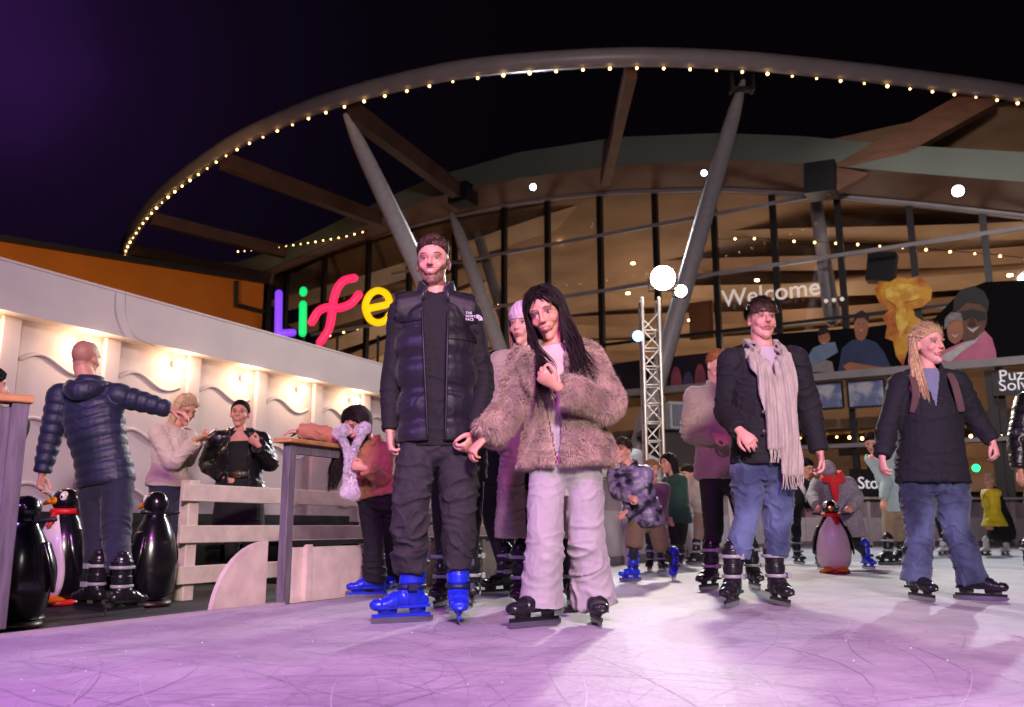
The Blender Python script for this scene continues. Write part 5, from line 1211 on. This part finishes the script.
# ---- 10 girl in green
P = Person('girl in a dark green sweater and black trousers seen from the side', 9.9,
    dict(hd=(668, 464), sh=(676, 485), hip=(679, 516), el_l=(670, 501, -.05), wr_l=(671, 518, -.08), el_r=(684, 500, .08), wr_r=(682, 516, .05),
         kn_l=(673, 542), kn_r=(680, 542, .1), an_l=(669, -.1), an_r=(681, .2)), k=.82, fem=True, hs=.93, yaw=-65, head=(-60, 0, 0), voxel=.009, skin=C(196, 140, 120), shw=.13)
P.hair(HD, strands=300, down=True, vol=.014); P.locks(HD, n=40, endfn=lambda d_, r_: P.j['sh']+Vector((.07, .02, -.10-.1*r_)), r=.013)
P.top('sweater', cloth('dark_green_knit', C(30, 66, 54)), bulk=.03, hem=.06); legs_skates(P, BLK, -60, -20, R=(.1, .088, .075, .065, .06), end=.16)
# ---- 11 crouching person in cream
P = Person('crouching person in a cream jacket and taupe trousers beyond the green sweater', 10.8,
    dict(hd=(688, 474), sh=(691, 484), hip=(706, 506), el_l=(683, 502, -.05), wr_l=(685, 516, -.1), el_r=(688, 502, .1), wr_r=(690, 514, .1), kn_l=(699, 530, -.1), kn_r=(708, 532, .1), an_l=(696, -.1), an_r=(706, .15)), k=.85, yaw=-62, head=(-65, 20, 0), voxel=.011, shw=.13)
P.hair(HB, strands=200); P.top('jacket', cloth('cream_fleece', C(168, 154, 148)), bulk=.045, hem=.05); legs_skates(P, cloth('taupe_trousers', C(118, 98, 88)), -60, -60, R=(.105, .095, .08, .07, .066), end=.14)
# ---- 12 child in grey coat pushing the penguin
P = Person('child in a grey coat with a red hood pushing the penguin skating aid', 9.35,
    dict(hd=(828, 472), sh=(833, 484), hip=(847, 522), el_l=(813, 496, -.12), wr_l=(817, 506, -.42), el_r=(857, 498, -.1), wr_r=(851, 507, -.42), kn_l=(828, 545, -.1), kn_r=(855, 543, .0), an_l=(819, -.1), an_r=(866, .05)), k=.84, hs=.88, yaw=-14, head=(-20, 55, 0), voxel=.008, shw=.15, skin=C(190, 130, 112))
P.hair(mat('silver_fur_hood', C(150, 142, 156), rough=.9, var=.5, vscale=20), vol=.016, strands=900, slen=.03, name='fur_hat', line=[(0, .05), (90, -.02), (180, -.06)])
RD = cloth('red_hood', C(196, 26, 34)); P.collar(RD, r=.10, h=.10, th=.04, gap=4, lean=.03, name='hood', up=-.02)
g = MB(); c = P.j['sh']; g.tube([c+P.front*.12+UPZ*.04, c+P.front*.15-UPZ*.08, c+P.front*.14-UPZ*.2], [(.05, .02), (.04, .018), (.015, .01)], side=tuple(P.side), k=3); g.build('red_scarf_end', RD, P.root, smooth=True)
P.top('coat', cloth('grey_tweed_coat', C(118, 112, 122), vscale=40, var=.3), bulk=.035, hem=.14, hemw=.03, amp=.008)
P.trousers(BLK, R=(.095, .082, .068, .06, .055), end=.17); P.skate('l', -5, 'black'); P.skate('r', 8, 'blue')
# ---- 13 person in mint
P = Person('person in a mint top and beige trousers bending forward behind the blonde woman', 10.5,
    dict(hd=(872, 443), sh=(891, 462), hip=(898, 504), el_l=(886, 482, -.1), wr_l=(884, 500, -.2), el_r=(900, 482, .1), wr_r=(896, 500, .0), kn_l=(889, 530), kn_r=(899, 530, .1), an_l=(888, -.05), an_r=(901, .15)), k=.95, yaw=-30, head=(-35, 25, 0), voxel=.010)
P.hair(HD, strands=300, vol=.014); P.top('sweatshirt', cloth('mint_fabric', C(152, 176, 178)), bulk=.03, hem=.07); legs_skates(P, cloth('beige_trousers', C(136, 118, 98)), -60, -50, R=(.1, .09, .078, .07, .068), end=.12)
# ---- 14 dark figure behind the scarf man
P = Person('figure in black with a white sash leaning beside the penguin', 10.6,
    dict(hd=(806, 468), sh=(799, 486), hip=(789, 512), el_l=(787, 500, -.05), wr_l=(776, 514, -.1), el_r=(808, 500, .0), wr_r=(810, 510, -.2), kn_l=(776, 535), kn_r=(797, 535, .1), an_l=(772, -.05), an_r=(797, .1)), k=.88, yaw=30, head=(35, 25, 0), voxel=.011, shw=.14)
P.hair(HD, strands=200); P.top('jacket', BLK, bulk=.025, hem=.07)
g = MB(); c = P.j['sh']; h_ = P.j['hip']; g.tube([c+P.side*-.12+P.front*.1, c.lerp(h_, .4)+P.front*.15, h_+P.side*.14+P.front*.13], [(.03, .01)]*3, side=(0, 0, 1), k=3); g.build('sash', cloth('white_cotton', C(206, 202, 206)), P.root, smooth=True)
legs_skates(P, BLK, -20, 10, R=(.09, .075, .062, .055, .05), end=.17)
# ---- 15 navy child with white skates
P = Person('child in a navy jacket and white skates seen between the legs of the blonde woman', 13.6,
    dict(hd=(937, 472), sh=(938, 486), hip=(941, 509), el_l=(931, 496), wr_l=(929, 507, -.1), el_r=(946, 496), wr_r=(948, 506, -.1), kn_l=(941, 528), kn_r=(947, 528, .1), an_l=(943, 0), an_r=(948, .2)), k=.80, hs=.9, yaw=-45, head=(-50, 10, 0), voxel=.013, shw=.13)
P.hair(HB, strands=150, down=True); P.top('jacket', cloth('navy_nylon', C(48, 48, 92)), bulk=.035, hem=.05); legs_skates(P, BLKT, -55, -40, 'white', R=(.095, .08, .07, .06, .055), end=.15)
# ---- 16 girl in yellow
P = Person('girl in a yellow dress under an open black coat with white skates', 13.6,
    dict(hd=(989, 481), sh=(991, 495), hip=(994, 518), el_l=(986, 505, -.1), wr_l=(984, 497, -.2), el_r=(1001, 505, .1), wr_r=(1003, 514, .1), kn_l=(990, 534, -.05), kn_r=(1003, 533, .05), an_l=(986, -.05), an_r=(1006, .05)), k=.78, fem=True, hs=.88, yaw=-60, head=(-65, 5, 0), voxel=.010, shw=.10, skin=C(206, 154, 134))
P.hair(HBL, strands=200, vol=.012); 
YE = cloth('yellow_satin', C(232, 206, 22), rough=.5)
P.top('dress', YE, bulk=.02, hem=.10, hemw=.05, amp=.012)
mb = MB(); c = P.j['sh']; h_ = P.j['hip']; bk = P.front*-1
mb.tube([c+bk*.02+UPZ*.03, c.lerp(h_, .5)+bk*.08, h_+bk*.13-UPZ*.02, h_+bk*.16-UPZ*.24], [(.13, .08), (.16, .10), (.19, .12), (.22, .13)], side=tuple(P.side), k=4, n=22)
V, F = remesh(mb, .012, 3); V = folds(V, F, .012, 5); fr_ = V3(P.front); cc_ = V3(c)
V, F = cut(V, F, lambda Q: ~(((Q-cc_)@fr_ > -.02))); obj_np('open_coat', V, F, BLK, P.root, .012)
P.skate('l', -75, 'white', strap=False); P.skate('r', -60, 'white', strap=False)
# ---- 17 right edge
P = Person('person in a black jacket cut off by the right picture edge', 6.6,
    dict(hd=(1052, 372), sh=(1052, 408), hip=(1050, 474), el_l=(1019, 440), wr_l=(1020, 470, -.05), el_r=(1086, 440), wr_r=(1086, 474), kn_l=(1036, 525), kn_r=(1062, 525), an_l=(1033, 0), an_r=(1064, 0)), voxel=.010, head=(-20, 5, 0))
P.hair(HD, strands=300); P.top('jacket', mat('black_leather', C(22, 20, 24), rough=.35, bump=.3, bscale=30), bulk=.045, hem=.08, amp=.01); legs_skates(P, BLK, -10, 10, R=(.1, .086, .07, .06, .055), end=.15)
# ---- 18 left edge child
P = Person('dark-haired child cut off by the left picture edge behind the wooden barrier', 4.9,
    dict(hd=(-10, 388), sh=(-14, 430), hip=(-14, 500), el_l=(-40, 465), wr_l=(-40, 500), el_r=(4, 465), wr_r=(2, 500), kn_l=(-22, 560), kn_r=(-6, 560), an_l=(-22, 0), an_r=(-6, .1)), gz=-.075, k=.8, voxel=.012, yaw=30, head=(120, 0, 0))
P.hair(HD, strands=300, vol=.02, down=True); P.top('jacket', BLK, bulk=.03, hem=.05); P.trousers(BLK)
P.skate('l', 30, 'black'); P.skate('r', 30, 'black')
# ---- 19 bald man from behind
P = Person('bald man in a navy quilted jacket seen from behind beside the penguins', 5.75,
    dict(hd=(86, 359), sh=(89, 396), hip=(106, 478), el_l=(51, 436, .0), wr_l=(42, 474, -.02), el_r=(140, 401, .05), wr_r=(171, 410, .12),
         kn_l=(97, 535, .0), kn_r=(116, 535, -.1), an_l=(95, -.08), an_r=(122, -.30)), gz=-.075, yaw=168, syaw=180, head=(170, 4, 0), buzz=C(160, 112, 94), hs=1.03, voxel=.006, skin=C(200, 142, 120), shw=.19, hands=dict(l=dict(curl=.5, dr=(-.05, 0, -1), nrm=(1, 0, 0)), r=dict(curl=.3, dr=(1, .1, -.3), nrm=(0, 0, -1))))
pass
NJ = mat('navy_puffer', C(26, 30, 54), rough=.55, var=.12, sheen=.1, bump=.12, bscale=50)
P.top('puffer_jacket', NJ, bulk=.034, hem=.03, sp=.072, dep=.34, amp=.003, vox=.006, asp=.066, seed=4, collar=dict(r=.082, h=.05, th=.016, gap=30))
g = MB(); c = P.j['sh']; bk = P.front*-1; back = Vector((0, -1, 0))
g.tube([c+Vector((-.12, -.05, .045)), c+Vector((-.07, -.12, .03)), c+Vector((0, -.15, .01)), c+Vector((.07, -.12, .03)), c+Vector((.12, -.05, .05))], [(.045, .025), (.06, .04), (.066, .045), (.06, .04), (.045, .025)], side=(0, 0, 1), k=5, n=16)
V, F = remesh(g, .008, 3); obj_np('hood', folds(V, F, .006, 2), F, NJ, P.root)
P.trousers(cloth('navy_trousers', C(24, 26, 48)), R=(.105, .098, .086, .078, .07), end=.13, amp=.009, seed=7)
P.skate('l', -120, 'black'); P.skate('r', 160, 'black')
# ---- 20 blonde with phone
P = Person('blonde woman in a cream sweater looking down at a dark phone', 7.3,
    dict(hd=(186, 410), sh=(172, 437), hip=(168, 482), el_l=(172, 464, -.12), wr_l=(196, 440, -.20), el_r=(186, 462, .14), wr_r=(199, 441, .05), kn_l=(164, 535), kn_r=(178, 535, .1), an_l=(163, 0), an_r=(182, .15)), gz=-.15, fem=True, yaw=58, head=(52, 30, 0), voxel=.007, k=.95, skin=C(206, 146, 118), brow=C(130, 96, 70), shw=.15,
    hands=dict(l=dict(curl=.6, dr=(.8, -.1, .3), nrm=(0, 0, 1)), r=dict(curl=.6, dr=(.8, -.1, .3), nrm=(0, 0, 1))))
P.hair(HBL, vol=.012, down=True, strands=700, slen=.04, line=[(0, .085), (40, .06), (70, .03), (95, -.02), (130, -.08), (180, -.09)])
S = P.j['sh']; P.locks(HBL, n=300, az=(95, 290), endfn=lambda d_, r_: S+Vector((-.09-.05*r_, -.03+.05*random.random(), -.10-.12*r_)), r=.005, wave=.006)
P.top('sweater', cloth('cream_knit', C(206, 186, 168), bscale=120, bump=.6), bulk=.030, hem=.02, amp=.009, seed=5)
P.trousers(cloth('dark_jeans', C(40, 42, 66)), R=(.098, .086, .072, .064, .06), end=.02)
g = MB(); 
for sd in 'lr': g.tube([P.j['an_'+sd]+UPZ*.0, P.j['an_'+sd]-UPZ*.08, P.j['an_'+sd]+P.front*.14-UPZ*.10], [.045, .05, .035], k=3); g.build('shoe', BLK, P.root, smooth=True); g = MB()
ph = (P.j['wr_l']+P.j['wr_r'])/2+Vector((.10, -.04, .045)); t = empty('phone', ph, 'dark mobile phone held by the blonde woman in the cream sweater', 'phone'); g = MB()
R_ = Matrix.Rotation(-.6, 3, 'Y')@Matrix.Rotation(.5, 3, 'X'); g.box(ph, (.15, .075, .009), R=R_); g.build('phone_body', mat('phone_black', C(20, 18, 26), rough=.25), t, bevel=.003); g = MB(); g.box(ph+R_@Vector((0, 0, .006)), (.138, .066, .002), R=R_); g.build('screen', mat('phone_screen', C(50, 40, 80), rough=.15, var=0, emit=C(120, 110, 160), estr=.5), t)
# ---- 21 leather jacket
P = Person('woman with hair tied back in a black leather jacket and wide belt, hand on hip', 7.6,
    dict(hd=(240, 414), sh=(240, 444), hip=(240, 490), el_l=(207, 464, .05), wr_l=(226, 478, -.12), el_r=(270, 464, 0), wr_r=(258, 445, -.22), kn_l=(232, 540), kn_r=(250, 540), an_l=(231, 0), an_r=(252, 0)), gz=-.15, fem=True, yaw=10, head=(6, 0, 2), voxel=.006, k=.97, skin=C(204, 144, 122), brow=C(46, 30, 26), lips=C(150, 70, 66), smile=1, fat=1.12, shw=.175,
    hands=dict(l=dict(curl=.7, dr=(.9, .0, -.3), nrm=(0, .9, -.2)), r=dict(curl=1.0, dr=(-.6, -.2, .5), nrm=(0, .6, .4))))
P.hair(HD, vol=.006, strands=500, slen=.02, comb='back', line=[(0, .080), (35, .068), (58, .040), (72, .0), (90, -.01), (125, -.04), (180, -.07)])
g = MB(); c = P.hp(.02, .125, .03); g.ell(c, (.035, .035, .032)); g.build('hair_bun', HD, P.root, smooth=True)
P.top('dress', BLK, bulk=.012, hem=.30, hemw=.03, sleeves='', amp=.004, topz=.0)
LE = mat('black_leather', C(22, 20, 24), rough=.35, bump=.3, bscale=30)
P.top('leather_jacket', LE, bulk=.042, hem=-.01, amp=.012, open_=(.085, .075, 0), seed=11, thick=.01, vox=.006, cuff=.01, collar=dict(r=.09, h=.045, th=.012, gap=55, lean=.03))
g = MB(); h_ = P.j['hip'].lerp(P.j['sh'], .30); pts = [h_+P.side*(.172*math.cos(a))+P.front*(.135*math.sin(a)) for a in np.linspace(0, 2*PI, 25)[:-1]]
g.tube(pts, [(.032, .006)]*24, side=(0, 0, 1), close=True, n=8); be = g.build('belt', mat('belt_leather', C(36, 24, 22), rough=.4), P.root, smooth=True)
g = MB(); c = h_+P.front*.147
for dx, dz, w_, hh in ((0, .026, .07, .008), (0, -.026, .07, .008), (-.031, 0, .008, .06), (.031, 0, .008, .06), (0, 0, .006, .05)): g.box(c+Vector((dx, 0, dz)), (w_, .008, hh))
g.build('buckle', mat('brass', C(196, 150, 80), rough=.25, metal=1, var=0), be)
P.trousers(BLK, R=(.09, .08, .066, .056, .05), end=.0)
g = MB()
for sd in 'lr': g.tube([P.j['an_'+sd], P.j['an_'+sd]-UPZ*.08, P.j['an_'+sd]+P.front*.14-UPZ*.11], [.042, .048, .035], k=3); g.build('shoe', BLK, P.root, smooth=True); g = MB()
# ---- 22 girl in the tan jacket
P = Person('dark-haired girl in a tan jacket and black trousers leaning on the glass barrier', 5.72,
    dict(hd=(357, 425), sh=(369, 452), hip=(380, 490), el_l=(327, 434, -.02), wr_l=(300, 431, .03), el_r=(384, 478, -.10), wr_r=(364, 468, -.28), kn_l=(374, 540, -.02), kn_r=(385, 540, .12), an_l=(374, 0), an_r=(393, .30)), fem=True, k=.86, hs=.95, yaw=-20, head=(-30, 30, -8), voxel=.006, skin=C(200, 142, 120), shw=.13,
    hands=dict(l=dict(curl=.25, dr=(-1, .0, -.1), nrm=(0, .2, -1)), r=dict(curl=.9, dr=(-.8, -.1, .2), nrm=(.2, .6, 0))))
P.hair(HD, vol=.014, down=True, strands=600, slen=.04, comb='down', line=[(0, .080), (25, .07), (50, .03), (70, -.04), (100, -.08), (180, -.09)])
S = P.j['sh']; P.locks(HD, n=320, az=(60, 300), endfn=lambda d_, r_: (S+Vector((-.19-.06*r_, -.10+.05*random.random(), -.12-.14*random.random())) if d_ > 150 else S+Vector((-.02, -.02, -.05-.06*r_))), r=.0055, wave=.006)
TJ = cloth('tan_suede_jacket', C(172, 112, 80), bump=.3); P.top('jacket', TJ, bulk=.030, ab=.022, hem=.02, amp=.012, seed=6, cuff=.006, collar=dict(r=.085, h=.05, th=.02, gap=30))
P.trousers(BLK, R=(.098, .090, .082, .082, .086), end=-.04, amp=.012); P.skate('l', -70, 'blue', strap=False); P.skate('r', -10, 'blue', strap=False)
PM = mat('white_fleece_scarf', C(222, 210, 220), rough=.9, bump=.5, bscale=90); c = P.j['sh']+P.front*.16
fl_ = Vector((-.02, 0, 0)); g = MB()
g.tube([c+Vector((-.10, -.02, .10)), c+Vector((-.05, -.05, .0)), c+Vector((-.035, -.09, -.12)), c+Vector((-.03, -.10, -.24))], [.015, .015, .015, .022], k=4)
g.tube([c+Vector((.05, -.02, .12)), c+Vector((.0, -.05, .02)), c+Vector((-.01, -.09, -.12)), c+Vector((.005, -.10, -.25))], [.015, .015, .015, .022], k=4)
for q in (Vector((-.11, -.03, .11)), Vector((-.075, -.04, .125)), Vector((.055, -.03, .14)), Vector((.03, -.045, .12)), Vector((-.04, -.10, -.26)), Vector((.01, -.10, -.275))): g.ell(c+q, (.030, .028, .032))
V, F = remesh(g, .007, 3); ps_ = obj_np('pompom_scarf', V, F, PM, P.root); fur(ps_, PM, n=16000, L=.018, name='fluff', droop=.1, wid=.0016)
# ================================================================ penguins
def penguin(loc, rz, lab, s=1.0):
    t = empty('penguin_skating_aid', (0, 0, 0), lab, 'penguin aid', 'penguin skating aids')
    BK = mat('penguin_black', C(16, 15, 20), rough=.22, var=.1, coat=.3); WH = mat('penguin_white', C(224, 212, 205), rough=.3, var=.05, coat=.2); OR_ = mat('penguin_orange', C(238, 140, 20), rough=.35, var=.05)
    prof = [(0.0, .04), (.115, .04), (.145, .09), (.160, .18), (.158, .28), (.140, .38), (.108, .46), (.080, .51), (.07, .535), (0, .54)]
    P_ = spline([(a, b) for a, b in prof[1:-1]], 5)
    g = MB(); g.lathe((0, 0, 0), [(.001, .04)]+[tuple(q) for q in P_]+[(.001, .54)], n=40, sy=.92); g.build('body', BK, t, smooth=True)
    # white belly: same profile, front wedge, proud
    V = []; F = []; n = 20
    for i, (r_, z) in enumerate(P_):
        hw_ = 1.15*math.sin(PI*min(1, max(0.0, (z-.02)/.52))**.55)**.35 if z < .52 else .4
        for k_ in range(n+1):
            a = (-1+2*k_/n)*hw_; V.append((r_*1.035*math.sin(a), -r_*.92*1.035*math.cos(a), z))
    m_ = len(P_)
    for i in range(m_-1):
        for k_ in range(n): F.append((i*(n+1)+k_, i*(n+1)+k_+1, (i+1)*(n+1)+k_+1, (i+1)*(n+1)+k_))
    o = MB().add(V, F).build('belly', WH, t, smooth=True); md = o.modifiers.new('s', 'SOLIDIFY'); md.thickness = .008
    g = MB(); g.ell((0, -.005, .60), (.078, .082, .076), n=28, m=18); g.ell((0, 0, .55), (.062, .062, .05)); V2, F2 = remesh(g, .007, 3); obj_np('head', V2, F2, BK, t)
    g = MB(); g.tube([(0, -.07, .600), (0, -.115, .592), (0, -.150, .575)], [(.030, .024), (.022, .018), (.008, .008)], side=(1, 0, 0), k=4, n=14); g.build('beak', OR_, t, smooth=True)
    for x in (-1, 1):
        g = MB(); g.ell((x*.046, -.046, .622), (.020, .028, .032)); e_ = g.build('eye_patch', WH, t, smooth=True)
        g = MB(); g.ell((x*.055, -.070, .620), (.007, .006, .009), n=12, m=8); g.build('pupil', BK, e_, smooth=True)
        g = MB(); g.tube([(x*.125, 0, .42), (x*.165, .01, .30), (x*.178, .015, .18)], [(.05, .016), (.055, .018), (.02, .01)], side=(0, 1, 0), k=4, n=14); g.build('wing', BK, t, smooth=True)
        g = MB(); g.tube([(x*.05, .02, .535), (x*.11, .035, .545), (x*.16, .04, .55)], .014, k=3, n=10); g.build('handle', M['dark'], t, smooth=True)
        g = MB(); g.ell((x*.065, -.085, .032), (.06, .095, .03), n=20, m=10); g.build('foot', OR_, t, smooth=True)
    g = MB(); g.tube([(.078*math.cos(a), .078*math.sin(a), .535) for a in np.linspace(0, 2*PI, 25)[:-1]], [(.018, .014)]*24, side=(0, 0, 1), close=True, n=10); g.tube([(.01, -.08, .53), (.04, -.105, .49), (.045, -.135, .45)], [(.02, .01), (.026, .01), (.02, .006)], side=(1, 0, 0), k=3, n=8)
    g.build('neckerchief', mat('red_neckerchief', C(206, 22, 28), rough=.5), t, smooth=True)
    g = MB(); g.lathe((0, 0, 0), [(0, 0), (.135, 0), (.14, .012), (.13, .03), (0, .03)], n=32); g.build('base', mat('penguin_base_red', C(196, 40, 26), rough=.35), t, smooth=True)
    return t
p0 = penguin(None, 0, 'penguin skating aid with white belly and orange base out on the ice')
# left rink-side penguins are copies
a = atz(57, -.07, 6.1); dup(p0, a, math.radians(-32), 'white-bellied penguin aid facing left beside the bald man legs').scale = (1.1, 1.1, 1.14)
a = atz(13, -.07, 4.75); b1 = dup(p0, a, math.radians(192), 'glossy black penguin aid seen from behind next to the wooden barrier end')
a = atz(149, -.07, 6.0); b2 = dup(p0, a, math.radians(-112), 'glossy black penguin aid turned away between the bald man and the white fence'); b2.scale = (1.0, 1.0, 1.1)
for b_ in (b1, b2):
    for ch in list(b_.children):
        if ch.name.startswith(('neckerchief', 'belly')): bpy.data.objects.remove(ch)
        elif ch.name.startswith(('base', 'foot')): ch.data = ch.data.copy(); ch.data.materials[0] = mat('penguin_base_dark', C(40, 22, 20), rough=.4)
a = atz(835, 0, 8.65); p0.location = a; p0.rotation_euler = (0, 0, math.radians(-18)); p0.scale = (1.02,)*3
